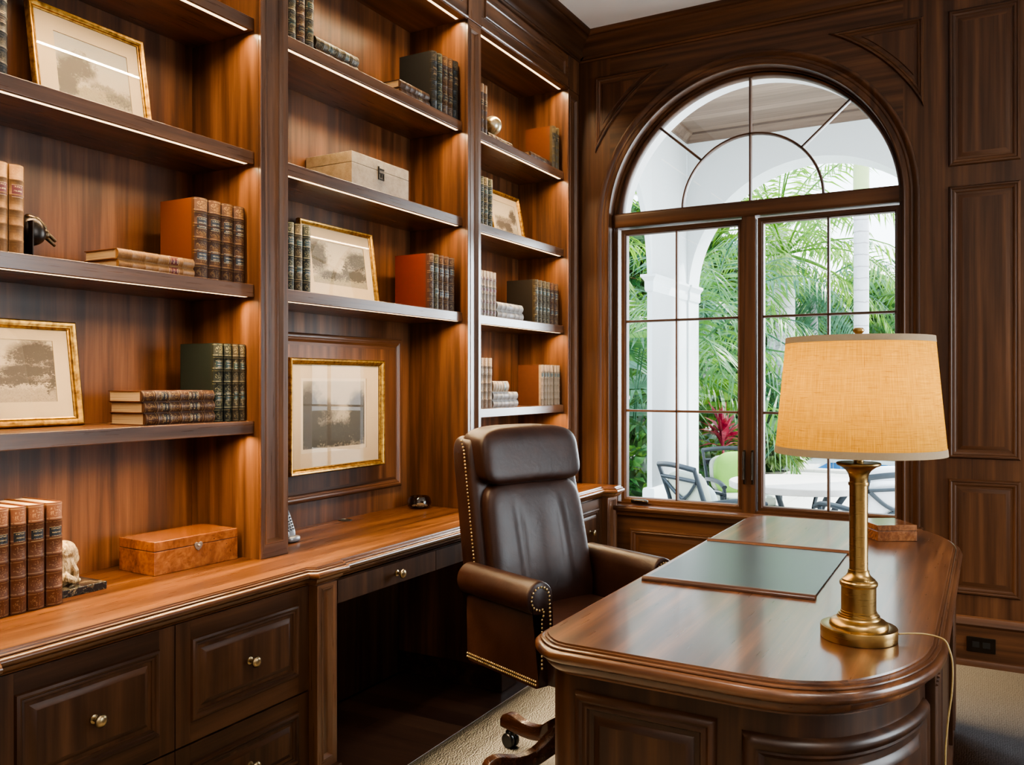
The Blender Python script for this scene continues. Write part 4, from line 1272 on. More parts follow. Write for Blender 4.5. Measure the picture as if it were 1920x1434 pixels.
def picture(name, label, yl, yr, zb, h, xb, lean, fw, artrect, amat, fprof=None, dots=False, border=None, base_w=.018):
    """frame in the YZ plane facing the room; origin bottom centre"""
    t = thing(name, label, 'picture', (xb, (yl + yr) / 2, zb + .0006))
    t.rotation_euler = (0, R(-lean), 0)
    w = (yr - yl) / 2
    M = lambda u, v, ww: (ww, u, v)
    m = MB()
    pr = fprof or [(0, .002), (0, .009), (.12, .0105), (.20, .009), (.30, .0135), (.45, .0150), (.62, .0185), (.80, .0195), (.92, .0175), (1, .013), (1, 0)]
    pr = [(a * fw, b * base_w / .018) for a, b in pr]
    m.sweep([(-w + fw, fw), (w - fw, fw), (w - fw, h - fw), (-w + fw, h - fw)], pr, M, closed=True)
    if dots:
        nn = 46
        for i in range(nn):
            f = (i + .5) / nn
            for (u, v) in ((-w + .004 + f * (2 * w - .008), .004), (-w + .004 + f * (2 * w - .008), h - .004)):
                m.superq((.017, u, v), (.0042, .0055, .0035), .8, .8, 8, 5)
            for (u, v) in ((-w + .004, .004 + f * (h - .008)), (w - .004, .004 + f * (h - .008))):
                m.superq((.017, u, v), (.0042, .0035, .0045), .8, .8, 8, 5)
    m.build('frame', [GILT], t, local=True, smooth=35)
    a0, a1, b0, b1 = artrect          # insets from the outer edge: left, right, bottom, top
    ua, ub, va, vb = -w + a0, w - a1, b0, h - b1
    m = MB()
    o = [(-w + fw - .002, fw - .002), (w - fw + .002, fw - .002), (w - fw + .002, h - fw + .002), (-w + fw - .002, h - fw + .002)]
    i_ = [(ua, va), (ub, va), (ub, vb), (ua, vb)]
    for j in range(4):
        k = (j + 1) % 4
        m.add([M(*o[j], .0055), M(*o[k], .0055), M(*i_[k], .0055), M(*i_[j], .0055)], [(0, 1, 2, 3)])
        m.add([M(*i_[j], .0055), M(*i_[k], .0055), M(*i_[k], .0030), M(*i_[j], .0030)], [(0, 1, 2, 3)])
    m.build('mount', [MATB], t, local=True, smooth=0)
    m = MB(); m.add([M(ua, va, .0032), M(ub, va, .0032), M(ub, vb, .0032), M(ua, vb, .0032)], [(0, 1, 2, 3)])
    pm = [amat]
    m.build('print', pm, t, local=True, smooth=0, fix=False)
    if border:
        g = border
        m = MB(); i2 = [(ua + g, va + g * 1.35), (ub - g, va + g * 1.35), (ub - g, vb - g), (ua + g, vb - g)]
        for j in range(4):
            k = (j + 1) % 4
            m.add([M(*i_[j], .0036), M(*i_[k], .0036), M(*i2[k], .0036), M(*i2[j], .0036)], [(0, 1, 2, 3)])
        m.build('print_margin', [plain('print_paper', (.50, .41, .30), .9, var=.04)], t, local=True, smooth=0)
    m = MB(); m.add([M(-w + fw - .001, fw - .001, .0072), M(w - fw + .001, fw - .001, .0072), M(w - fw + .001, h - fw + .001, .0072), M(-w + fw - .001, h - fw + .001, .0072)], [(0, 1, 2, 3)])
    m.build('glass', [PGLASS], t, local=True, smooth=0)
    m = MB(); m.box(-.004, .0028, -w + .003, w - .003, .003, h - .003, 2); m.build('backing', [plain('brown_backing', (.10, .06, .035), .9)], t, local=True, smooth=0)
    return t


picture('framed_print', 'gilt framed landscape print with hill and trees, leaning in the near bookcase', 1.452, 1.836, B_, .333, -2.355, 9.6, .021, (.078, .062, .066, .070),
        art('hill_landscape_print', (.58, .47, .33), (.10, .085, .065), [(.12, .30, .16, .42, .9), (.30, .55, .24, .22, .8), (.85, .22, .35, .13, .6), (.6, .33, .2, .08, .5)], .26, (.42, .43, .44), (.50, .42, .27), 1.3, .95))
picture('framed_print', 'gilt framed sepia print of carts under a tree, left of stacked brown books', 1.160, 1.605, D_, .309, -2.370, 8.4, .026, (.085, .072, .072, .058),
        art('cart_tree_print', (.58, .46, .32), (.06, .048, .038), [(.82, .78, .30, .22, .8), (.70, .50, .28, .12, .95), (.5, .34, .5, .09, .8), (.95, .45, .06, .4, .7)], .22, (.60, .49, .35), None, 4.1, 1.0))
picture('framed_print', 'gilt framed green-tinted print of trees leaning behind three olive books', 2.560, 3.022, C_, .331, -2.372, 7.8, .019, (.062, .060, .078, .072),
        art('riders_print', (.56, .47, .36), (.045, .042, .035), [(.10, .62, .22, .42, .75), (.85, .62, .26, .28, .75), (.62, .35, .06, .28, .9), (.80, .28, .30, .16, .95), (.35, .22, .30, .14, .7)], .16, (.50, .44, .36), (.45, .38, .25), 7.7, .95))
picture('framed_print', 'small gilt framed sepia print leaning behind three dark books below the globe', 4.020, 4.382, B_, .302, -2.360, 10.5, .019, (.055, .055, .055, .055),
        art('hunt_print', (.60, .50, .36), (.055, .042, .030), [(.85, .62, .16, .25, .8), (.55, .25, .26, .18, .95), (.25, .30, .25, .16, .8), (.5, .48, .7, .10, .5)], .3, (.55, .46, .33), None, 10.2, 1.0))
picture('framed_engraving', 'large antique engraving in a beaded gilt frame, hung in the counter niche', 2.520, 3.126, .975, .474, XB + .0135, 0, .026, (.080, .112, .085, .082),
        art('engraving_print', (.46, .38, .28), (.040, .034, .028), [(.12, .40, .20, .55, .9), (.88, .42, .20, .42, .9), (.5, .22, .5, .22, .75), (.35, .55, .2, .2, .5)], .25, (.50, .42, .31), None, 13.3, 1.1), dots=True, border=.012, base_w=.024)

# ------------------------------------------------------------------ objects on the shelves and counter
def shagreen():
    k = NT('cream_shagreen'); tc = k.tc()
    v = k.n('ShaderNodeTexVoronoi'); v.inputs['Scale'].default_value = 260; k.l(tc, v.inputs['Vector'])
    n = k.noise(tc, 22, 4, .65)
    col = k.ramp(n, [(.3, (.175, .125, .072)), (.55, (.27, .205, .13)), (.8, (.34, .27, .18))])
    return k.pbr(k.mix(k.math('LESS_THAN', v.outputs['Distance'], .25), col, (.31, .245, .165)), .5, normal=k.bump(v.outputs['Distance'], .2, .001))


SHG = shagreen()
t, l = hinged_box('storage_box', 'cream shagreen lidded box with a dark metal latch on the middle bookcase shelf', 'box', (-2.318, 2.830, B_ + .0004), 0, .240, .380, .146, .044, SHG)
m = MB()
M = lambda u, v, w: (.120 + w, u, .085 + v)
for a in [(-.024, -.020, -.018, .034), (-.018, .020, .014, .027), (-.018, .004, .008, .010), (-.018, -.020, .014, -.014), (.008, -.020, .014, .010), (-.008, -.010, .000, .004)]:
    m.add([M(a[0], a[1], 0), M(a[2], a[1], 0), M(a[2], a[3], 0), M(a[0], a[3], 0), M(a[0], a[1], .004), M(a[2], a[1], .004), M(a[2], a[3], .004), M(a[0], a[3], .004)], [(0, 3, 2, 1), (4, 5, 6, 7), (0, 1, 5, 4), (1, 2, 6, 5), (2, 3, 7, 6), (3, 0, 4, 7)])
m.build('latch', [BRONZE], t, local=True, smooth=0)
# bronze bird bookend
BRZ = plain('patinated_bronze', (.085, .058, .032), .38, .9, var=.5, scale=50)
BRZD = plain('dark_bronze_body', (.020, .014, .010), .32, .7, var=.4, scale=60)
t = thing('bird_bookend', 'bronze bird bookend with an open beak, right of the two worn tan volumes', 'bookend', (-2.245, 1.350, C_ + .0006))
m = MB(); m.box(-.055, .045, 0, .110, 0, .004, 1); m.box(-.055, .045, 0, .004, 0, .10, 2); m.tube([(0, .020, .003), (0, .020, .05)], .004, 8); m.build('base_plate', [BRZD], t, local=True, bevel=.001)
m = MB(); m.superq((0, .022, .078), (.032, .036, .040), .9, .9, 24, 16, rotm('X', 25)); bd = m.build('body', [BRZD], t, local=True, smooth=180)
m = MB()
m.superq((0, .034, .098), (.020, .034, .014), .9, .9, 20, 12, rotm('X', -40)); m.superq((0, .060, .075), (.013, .014, .014), .9, .9, 16, 10)
m.tube([(0, .012, .112), (.006, .034, .110), (.004, .056, .092), (0, .066, .074)], [.006, .009, .009, .006], 10)
m.superq((.012, .058, .082), (.004, .005, .005), 1, 1, 10, 6)
m.build('head', [BRZ], t, local=True, smooth=180)
m = MB(); m.tube([(0, .064, .080), (0, .080, .070), (0, .093, .060)], [.006, .005, .004], 8); m.tube([(0, .064, .068), (0, .078, .057), (0, .091, .047)], [.006, .005, .004], 8); m.build('beak', [BRZ], t, local=True, smooth=180)
# marble bookend with gold figure
def marble():
    k = NT('black_gold_marble'); tc = k.tc(); n = k.noise(tc, 14, 5, .6, 1.8); v = k.math('ABSOLUTE', k.math('SUBTRACT', n, .5))
    return k.pbr(k.ramp(v, [(.0, (.28, .20, .10)), (.012, (.06, .05, .035)), (.05, (.010, .011, .012)), (.4, (.014, .017, .019))]), .18, coat=.3)


MRB = marble()
t = thing('figure_bookend', 'black marble bookend carrying a gilded crouching animal figure, beside the ginger calf volumes', 'bookend', (-2.265, 1.4150, .7602))
m = MB(); m.box(-.060, .062, 0, .155, 0, .022, 1); m.build('base_slab', [MRB], t, local=True, bevel=.002)
m = MB(); m.box(-.060, .062, 0, .020, .0222, .178, 2); m.build('upright_slab', [MRB], t, local=True, bevel=.002)
m = MB()
m.superq((0, .052, .085), (.030, .036, .056), .85, .85, 24, 18, rotm('X', -8)); m.superq((.004, .058, .118), (.029, .036, .030), .9, .9, 24, 16); m.superq((.002, .080, .100), (.023, .022, .034), .85, .85, 20, 14)
m.superq((.0, .040, .045), (.033, .034, .026), .8, .8, 20, 14)
for s in (-1, 1):
    m.tube([(s * .016, .070, .085), (s * .018, .085, .060), (s * .016, .090, .034), (s * .016, .100, .029)], [.013, .011, .009, .008], 10)
    m.tube([(s * .026, .045, .050), (s * .028, .066, .040), (s * .026, .082, .030)], [.015, .012, .008], 10)
    m.superq((s * .020, .066, .140), (.006, .007, .007), 1, 1, 10, 6)
m.superq((.0, .096, .092), (.013, .013, .014), .9, .9, 14, 10)
GFG = NT('gilded_figure'); _t = GFG.tc(); _v = GFG.noise(GFG.vmath('MULTIPLY', _t, (1, 1, .5)), 120, 3, .6, .6)
GFG = GFG.pbr(GFG.ramp(_v, [(.3, (.20, .12, .05)), (.6, (.56, .41, .22)), (.85, (.70, .56, .34))]), .42, .55, normal=GFG.bump(_v, .9, .006))
fg = m.build('figure', [GFG], t, local=True, smooth=180)
rm = fg.modifiers.new('fuse', 'REMESH'); rm.mode = 'VOXEL'; rm.voxel_size = .0022; rm.use_smooth_shade = True
# small globe
t = thing('small_globe', 'small shiny metal globe resting on a flat book in the right bookcase', 'globe', (-2.235, 3.800, A_ + .0412))
GLB = NT('engraved_silver_gilt'); _n = GLB.noise(GLB.tc(), 26, 5, .6, .5)
GLB = GLB.pbr(GLB.ramp(_n, [(.35, (.62, .60, .52)), (.5, (.50, .38, .20)), (.6, (.30, .22, .12))]), .28, .8)
m = MB(); m.superq((0, 0, .066), (.048, .048, .048), 1, 1, 40, 24); m.build('sphere', [GLB], t, local=True, smooth=180)
m = MB(); m.lathe([(.030, 0), (.030, .004), (.016, .008), (.010, .014), (.014, .019), (0, .019)], 24); m.build('stand', [GLB], t, local=True, smooth=40)
# cordless phone
t = thing('cordless_phone', 'silver cordless phone handset standing in its cradle at the foot of the pilaster', 'telephone', (-2.262, 2.362, .7602))
PH = plain('silver_plastic', (.22, .22, .23), .3, .5, var=.08, scale=200); PHD = plain('dark_keypad', (.03, .03, .035), .4)
m = MB(); m.superq((0, 0, .012), (.034, .032, .012), .5, .5, 24, 12); m.superq((-.008, .002, .026), (.020, .022, .018), .6, .6, 20, 10); m.build('cradle', [PH], t, local=True, smooth=180)
Mp = rotm('X', 10) @ rotm('Y', -14)
m = MB(); m.superq((-.006, -.006, .068), (.011, .022, .056), .45, .5, 24, 18, Mp); h_ = m.build('handset', [PH], t, local=True, smooth=180)
m = MB()
for r_ in range(5):
    for c_ in range(3):
        p = Vector((-.006, -.006, .068)) + Mp @ Vector((.0112, -.012 + c_ * .012, -.026 + r_ * .011))
        m.superq(p, (.0022, .0042, .0034), .7, .7, 10, 6, Mp)
m.obox(Vector((-.006, -.006, .068)) + Mp @ Vector((.0108, 0, .036)), (.001, .014, .010), Mp)
m.build('keypad', [PHD], h_, local=True, smooth=60)
# glass bowl
t = thing('glass_bowl', 'small dark glass dish with a pale candle, in the right corner of the counter niche', 'dish', (-2.335, 3.292, .7602))
k = NT('smoky_glass'); lw = k.n('ShaderNodeLayerWeight'); lw.inputs[0].default_value = .5; fr = k.math('MULTIPLY_ADD', k.math('POWER', lw.outputs['Facing'], 4.0), .9, .05); tr = k.n('ShaderNodeBsdfTransparent'); tr.inputs[0].default_value = (.62, .56, .50, 1); gl = k.n('ShaderNodeBsdfGlossy'); gl.inputs['Roughness'].default_value = .02
mx = k.n('ShaderNodeMixShader'); k.l(fr, mx.inputs[0]); k.l(tr.outputs[0], mx.inputs[1]); k.l(gl.outputs[0], mx.inputs[2]); k.l(mx.outputs[0], k.out.inputs[0])
m = MB(); m.lathe([(0, .0005), (.044, .0005), (.054, .010), (.057, .026), (.052, .046), (.045, .056), (.041, .056), (.046, .046), (.051, .027), (.048, .013), (.040, .007), (0, .007)], 36)
m.build('bowl', [k.mat], t, local=True, smooth=50)
m = MB(); m.lathe([(.017, .0075), (.018, .009), (.018, .021), (.016, .023), (0, .022)], 20, (.012, -.006, 0)); m.tube([(.012, -.006, .022), (.0125, -.006, .030)], .0008, 6)
m.build('candle', [plain('ivory_wax', (.72, .66, .55), .5)], t, local=True, smooth=40)
m = MB()
for i in range(9):
    a = i * 2.4; m.superq((.030 * cos(a) * (.5 + i / 14), .030 * sin(a) * (.5 + i / 14), .0125), (.008, .007, .005), .9, .9, 12, 8, rotm('Z', i * 50))
m.build('pebbles', [plain('pale_pebbles', (.42, .36, .30), .5, var=.4, scale=40)], t, local=True, smooth=180)
# ------------------------------------------------------------------ outside: loggia, terrace, pool
ZP = -.30
WSTU = plain('white_loggia_render', (.70, .745, .76), .85, var=.02, scale=5)
XL, YF, RA, ZS = -2.85, 9.0, 1.30, 2.33
ZSOF = 3.93


def arcade(m, M, u0, u1, uc, ztop, t, n=40):
    """wall with one round arched opening, thickness t along w"""
    a = [(uc - RA * cos(PI * i / n), ZS + RA * sin(PI * i / n)) for i in range(n + 1)]
    for w in (0, t):
        for p, q in ((u0, uc - RA), (uc + RA, u1)):
            m.add([M(p, ZP, w), M(q, ZP, w), M(q, ztop, w), M(p, ztop, w)], [(0, 1, 2, 3)])
        for (x0, z0), (x1, z1) in zip(a[:-1], a[1:]):
            m.add([M(x0, z0, w), M(x1, z1, w), M(x1, ztop, w), M(x0, ztop, w)], [(0, 1, 2, 3)])
    path = [(uc - RA, ZP)] + a + [(uc + RA, ZP)]
    for (x0, z0), (x1, z1) in zip(path[:-1], path[1:]):
        m.add([M(x0, z0, 0), M(x1, z1, 0), M(x1, z1, t), M(x0, z0, t)], [(0, 1, 2, 3)])
    for u in (u0, u1):
        m.add([M(u, ZP, 0), M(u, ztop, 0), M(u, ztop, t), M(u, ZP, t)], [(0, 1, 2, 3)])
    m.add([M(u0, ztop, 0), M(u1, ztop, 0), M(u1, ztop, t), M(u0, ztop, t)], [(0, 1, 2, 3)])


m = MB()
arcade(m, lambda u, v, w: (u, YF + w, v), XL, 1.3, -1.53, 4.3, .36)
lf = m.build('wall_terrace_front', [WSTU], smooth=30); struct(lf, 'white arcade wall between loggia and garden', 'wall')
m = MB()
arcade(m, lambda u, v, w: (XL - w, u, v), 4.925, YF - .002, 6.60, 4.3, .05)
ls = m.build('wall_terrace_side', [WSTU], smooth=30); struct(ls, 'white arcade wall at the left side of the loggia', 'wall')
m = MB(); arcade(m, lambda u, v, w: (1.3 + w, u, v), 4.925, YF + .36, 6.60, 4.3, .3)
struct(m.build('wall_terrace_right', [WSTU], smooth=0), 'white end wall of the loggia', 'wall')
# capitals and plinths
def band(z0, z1, pr):
    m = MB()
    m.sweep([(XL - .05, YF + .36), (XL - .05, 7.90), (XL, 7.90), (XL, YF), (XL + .02, YF), (XL + .02, YF + .36)][::1], pr, mat=0)
    return m
m = band(0, 0, [(0, 2.235), (.012, 2.235), (.020, 2.26), (.020, 2.335), (.040, 2.365), (.052, 2.375), (.052, 2.400), (0, 2.400)])
struct(m.build('trim_6', [WSTU], smooth=30), 'moulded capital band of the white corner pier', 'trim')
m = band(0, 0, [(0, ZP), (.035, ZP), (.035, .30), (.028, .325), (0, .33)])
struct(m.build('trim_7', [WSTU], smooth=30), 'plinth of the white corner pier', 'trim')


def soffit_mat():
    k = NT('loggia_wood_soffit'); tc = k.tc(); x, y, z = k.sep(tc)
    fr = k.math('FRACT', k.math('DIVIDE', y, .135)); row = k.math('FLOOR', k.math('DIVIDE', y, .135))
    wn = k.n('ShaderNodeTexWhiteNoise', noise_dimensions='1D'); k.l(row, wn.inputs['W'])
    g = k.noise(k.vmath('MULTIPLY', tc, (.06, 1, 1)), 34, 4, .6)
    f = k.math('ADD', k.math('MULTIPLY', g, .7), k.math('MULTIPLY', wn.outputs[0], .3))
    col = k.ramp(f, [(.2, (.095, .058, .038)), (.5, (.165, .110, .078)), (.85, (.25, .18, .13))])
    return k.pbr(k.mix(k.math('LESS_THAN', fr, .05), col, (.08, .05, .035)), .6)


SOF = soffit_mat()
m = MB(); m.box(XL + .001, 1.299, 4.925, YF - .001, 4.02, 4.25, 0)
cl = m.build('ceiling_terrace', [SOF], smooth=0); struct(cl, 'grey-brown boarded wooden soffit of the loggia', 'ceiling')
m = MB()
m.sweep([(XL, 4.93), (XL, YF), (1.298, YF)], [(0, 3.93), (.022, 3.932), (.026, 3.95), (.045, 3.965), (.060, 3.985), (.085, 4.0), (.09, 4.02), (0, 4.02)], mat=0)
struct(m.build('trim_8', [SOF], smooth=40), 'wooden crown moulding round the loggia soffit', 'trim')
for i, (x, y) in enumerate(((-1.62, 7.25), (-.2, 7.25))):
    t = thing('recessed_downlight', 'round recessed downlight glowing in the boarded loggia soffit' + (', seen through the fanlight top' if i == 0 else ', right of the one over the table'), 'downlight', (x, y, 4.02))
    m = MB(); m.lathe([(.075, -.002), (.100, -.006), (.105, -.001), (.105, 0), (.075, 0)], 32); m.build('trim_ring', [plain('cream_trim_ring', (.8, .74, .6), .5)], t, local=True, smooth=40)
    m = MB(); m.lathe([(0, -.0015), (.076, -.0015)], 32); m.build('lens', [emit_mat('downlight_lens', (1, .93, .78), 2.2)], t, local=True, smooth=0)


def paving():
    k = NT('pale_terrace_stone'); tc = k.tc(); x, y, z = k.sep(tc)
    fx = k.math('FRACT', k.math('DIVIDE', x, .6)); fy = k.math('FRACT', k.math('DIVIDE', y, .6))
    g = k.math('MAXIMUM', k.math('LESS_THAN', fx, .012), k.math('LESS_THAN', fy, .012))
    n = k.noise(tc, 5, 4)
    return k.pbr(k.mix(g, k.mix(n, (.62, .58, .52), (.74, .70, .65)), (.42, .38, .33)), .8)


PAV = paving()
m = MB(); m.box(-3.25, 9, 4.92, 16.55, ZP - .2, ZP, 0); m.box(-3.25, 9, 16.55, 19.0, ZP - 1.4, ZP - 1.2, 0)
struct(m.build('floor_terrace', [PAV], smooth=0), 'pale stone terrace floor', 'terrace')
SOIL = plain('garden_soil', (.045, .050, .026), .95, var=.4, scale=4)
m = MB(); m.box(-30, -3.25, 3, 40, ZP - .25, ZP - .02, 0); m.box(-3.25, 30, 19.0, 40, ZP - .25, ZP - .02, 0)
struct(m.build('ground', [SOIL], smooth=0), 'planted garden ground beyond the terrace', 'ground')
# pool
k = NT('pool_water'); n = k.noise(k.tc(), 6, 3, .6, .8)
POOLW = k.pbr(k.mix(n, (.03, .20, .36), (.08, .36, .52)), .05, normal=k.bump(n, .3, .02))
k = NT('blue_pool_tile'); tc = k.tc(); x, y, z = k.sep(tc)
g = k.math('MAXIMUM', k.math('LESS_THAN', k.math('FRACT', k.math('DIVIDE', x, .15)), .1), k.math('LESS_THAN', k.math('FRACT', k.math('DIVIDE', z, .15)), .1))
POOLT = k.pbr(k.mix(g, k.mix(k.noise(tc, 9, 2), (.04, .16, .36), (.10, .30, .52)), (.5, .56, .62)), .2)
pool = thing('swimming_pool', 'blue tiled swimming pool in the pale terrace beyond the round table', 'pool', (2, 17.7, ZP))
m = MB(); m.box(-2.9, 8, 16.75, 18.6, ZP - .20, ZP - .13, 0); m.build('water', [POOLW], pool, smooth=0)
m = MB(); m.box(-3.0, 8, 18.6, 18.68, ZP - .9, ZP, 0); m.box(-2.98, -2.9, 16.7, 18.6, ZP - .9, ZP, 0); m.box(-3.0, 8, 16.66, 16.74, ZP - .9, ZP, 0); m.build('tile_band', [POOLT], pool, smooth=0)
m = MB(); m.box(-3.24, 8, 18.55, 18.95, ZP + .001, ZP + .05, 0); m.box(-3.24, -2.88, 16.4, 18.55, ZP + .001, ZP + .05, 0); m.box(-2.88, 8, 16.4, 16.74, ZP + .001, ZP + .05, 0); m.build('coping', [PAV], pool, smooth=0)

# ------------------------------------------------------------------ garden furniture
IRON = plain('dark_slate_metal', (.030, .040, .050), .45, .5, var=.2)
STONE = plain('cast_stone_top', (.58, .54, .50), .75, var=.12, scale=18)
tab = thing('patio_table', 'round pale stone patio table with dark metal legs behind the window', 'table', (-1.50, 8.05, ZP))
m = MB(); m.lathe([(.50, .690), (.605, .690), (.618, .697), (.62, .745), (.612, .752), (0, .752)], 64); m.build('table_top', [STONE], tab, local=True, smooth=35)
for i in range(6):
    a = R(15 + 60 * i); d = Vector((cos(a), sin(a), 0))
    m = MB(); m.tube(spline([d * .40 + Vector((0, 0, 0)), d * .30 + Vector((0, 0, .25)), d * .28 + Vector((0, 0, .45)), d * .42 + Vector((0, 0, .69))], 5), .030, 6, flat=.5); m.build('leg', [IRON], tab, local=True, smooth=40)
m = MB(); m.lathe([(.27, .28), (.30, .28), (.30, .30), (.27, .30), (.27, .28)], 32); m.lathe([(.0, .675), (.30, .675), (.30, .69), (0, .69)], 32); m.build('ring', [IRON], tab, local=True, smooth=40)
CUSH = plain('pale_sage_canvas', (.42, .46, .38), .9, var=.06, scale=40)


def patio_chair(label, x, y, rz, cushion=CUSH):
    t = thing('patio_chair', label, 'chair', (x, y, ZP), R(rz), 'patio chairs round the stone table')
    P = lambda a, b, z: Vector((a, b, z))
    for s in (-1, 1):
        m = MB(); m.tube([P(-.30, s * .27, 0), P(-.25, s * .27, .42), P(-.30, s * .28, .66), P(-.40, s * .29, .93)], [.020, .022, .022, .019], 8, flat=.7); m.build('leg', [IRON], t, local=True, smooth=50)
        m = MB(); m.tube([P(.27, s * .28, 0), P(.26, s * .28, .42), P(.25, s * .29, .62)], .019, 8); m.build('leg', [IRON], t, local=True, smooth=50)
        m = MB(); m.tube(spline([P(-.29, s * .28, .64), P(-.05, s * .31, .66), P(.18, s * .31, .655), P(.29, s * .30, .62)], 5), .022, 8, flat=1.3); m.build('armrest', [IRON], t, local=True, smooth=50)
        m = MB(); m.tube(spline([P(-.375, s * .27, .82), P(-.345, s * .10, .70), P(-.325, -s * .10, .61), P(-.29, -s * .26, .47)], 4), .016, 8, flat=.7); m.build('back_brace', [IRON], t, local=True, smooth=50)
    m = MB(); m.tube(spline([P(-.40, -.30, .93), P(-.425, -.15, .945), P(-.43, 0, .95), P(-.425, .15, .945), P(-.40, .30, .93)], 4), .024, 8, flat=.7); m.tube([P(-.372, -.28, .83), P(-.385, 0, .835), P(-.372, .28, .83)], .018, 8); m.build('top_rail', [IRON], t, local=True, smooth=50)
    m = MB(); m.box(-.28, .29, -.28, .28, .395, .425, 0); m.build('seat', [IRON], t, local=True, bevel=.008)
    m = MB(); m.superq((.0, 0, .470), (.27, .265, .055), .35, .25, 28, 12); m.build('seat_cushion', [cushion], t, local=True, smooth=180)
    m = MB(); m.superq((-.265, 0, .70), (.060, .25, .19), .45, .25, 28, 16, rotm('Y', -17)); m.build('back_cushion', [cushion], t, local=True, smooth=180)
    return t


WHC = plain('white_canvas', (.68, .70, .74), .9, var=.05, scale=30)
patio_chair('patio chair by the white pier, its dark crossed back seen from behind', -2.06, 7.33, 49)
patio_chair('patio chair behind the table holding a bright green pillow', -2.18, 8.74, -55)
patio_chair('patio chair right of the table, partly hidden by the lamp column', -.84, 7.45, 132, WHC)


def pillow(label, loc, rz, tilt, h, mat, name='throw_pillow'):
    o_m = MB(); o_m.superq((0, 0, 0), h, .75, .42, 32, 20, fn=lambda p: Vector((p.x * (1 - .35 * ((p.y / h[1]) ** 4 + (p.z / h[2]) ** 4) / 2), p.y, p.z)))
    o = o_m.build(name, [mat], smooth=180)
    o.location = loc; o.rotation_euler = (0, R(tilt), R(rz))
    tag(o, label, 'pillow')
pillow('bright green pillow on the patio chair behind the table', (-2.265, 8.862, .405), -55, -16, (.085, .25, .235), plain('lime_green_fabric', (.22, .42, .075), .9, var=.10, scale=16))
pillow('pale blue grey pillow on the patio chair by the white pier', (-2.155, 7.22, .315), 49, -16, (.075, .20, .18), plain('pale_blue_fabric', (.42, .50, .50), .9, var=.2, scale=10))
pillow('plump white pillow on the patio chair right of the table', (-.71, 7.33, .47), 132, -14, (.09, .26, .23), WHC)

# ------------------------------------------------------------------ planting
def leaf_mat(name, c0, c1, c2, trans=.45, sc=1.6):
    k = NT(name)
    n = k.noise(k.tc(), sc, 4, .7); n2 = k.noise(k.tc(), sc * 9, 2)
    f = k.math('ADD', k.math('MULTIPLY', n, .65), k.math('MULTIPLY', n2, .4))
    col = k.ramp(f, [(.32, c0), (.52, c1), (.72, c2)])
    d = k.n('ShaderNodeBsdfPrincipled'); k.l(col, d.inputs['Base Color']); d.inputs['Roughness'].default_value = .40; d.inputs['Specular IOR Level'].default_value = .6
    t = k.n('ShaderNodeBsdfTranslucent'); k.l(k.mix(.5 if 'cordyline' not in name else .0, col, (.26, .46, .05)), t.inputs[0])
    mx = k.n('ShaderNodeMixShader'); mx.inputs[0].default_value = trans
    k.l(d.outputs[0], mx.inputs[1]); k.l(t.outputs[0], mx.inputs[2]); k.l(mx.outputs[0], k.out.inputs[0])
    return k.mat


LF = {'palm': leaf_mat('palm_leaf', (0.00864, 0.0612, 0.01584), (0.0396, 0.1656, 0.0324), (0.1584, 0.3456, 0.0792), .32),
      'blue': leaf_mat('blue_green_leaf', (0.00864, 0.0576, 0.0324), (0.036, 0.144, 0.0792), (0.1728, 0.3312, 0.216), .32),
      'lime': leaf_mat('lime_leaf', (0.0324, 0.1296, 0.00864), (0.1152, 0.2736, 0.018), (0.3024, 0.4464, 0.0576), .4),
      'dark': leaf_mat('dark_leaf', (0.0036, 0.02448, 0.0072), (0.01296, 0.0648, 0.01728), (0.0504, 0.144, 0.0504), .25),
      'shrub': leaf_mat('shrub_leaf', (0.00576, 0.0432, 0.01296), (0.02736, 0.1188, 0.0288), (0.1224, 0.288, 0.0864), .3, 3),
      'red': leaf_mat('cordyline_leaf', (.07, .004, .016), (.36, .018, .060), (.62, .12, .17), .12, 5),
      'pale': leaf_mat('variegated_leaf', (0.0648, 0.1584, 0.0288), (0.2016, 0.3024, 0.1008), (0.4464, 0.4608, 0.2448), .3, 4)}
BARK = NT('grey_ringed_palm_bark'); _x, _y, _z = BARK.sep(BARK.tc()); _n = BARK.noise(BARK.tc(), 9, 3)
_r = BARK.math('LESS_THAN', BARK.math('FRACT', BARK.math('ADD', BARK.math('MULTIPLY', _z, 5.5), BARK.math('MULTIPLY', _n, .3))), .1)
BARK = BARK.pbr(BARK.mix(_r, BARK.mix(_n, (.46, .45, .46), (.66, .65, .66)), (.34, .32, .32)), .9)
SHAFT = plain('green_crownshaft', (.42, .50, .22), .5, var=.15, scale=5)
rnd = random.Random(5)


def leafq(m, p, d, n_, L, w, droop=.25, mat=0):
    """one lance-shaped leaf from p along d"""
    d = d.normalized(); s = d.cross(n_)
    if s.length < 1e-4: s = d.orthogonal()
    s.normalize()
    mid = p + d * (L * .45); tip = p + d * L + Vector((0, 0, -L * droop))
    m.add([p, mid + s * w, tip, mid - s * w], [(0, 1, 2, 3)], mat)


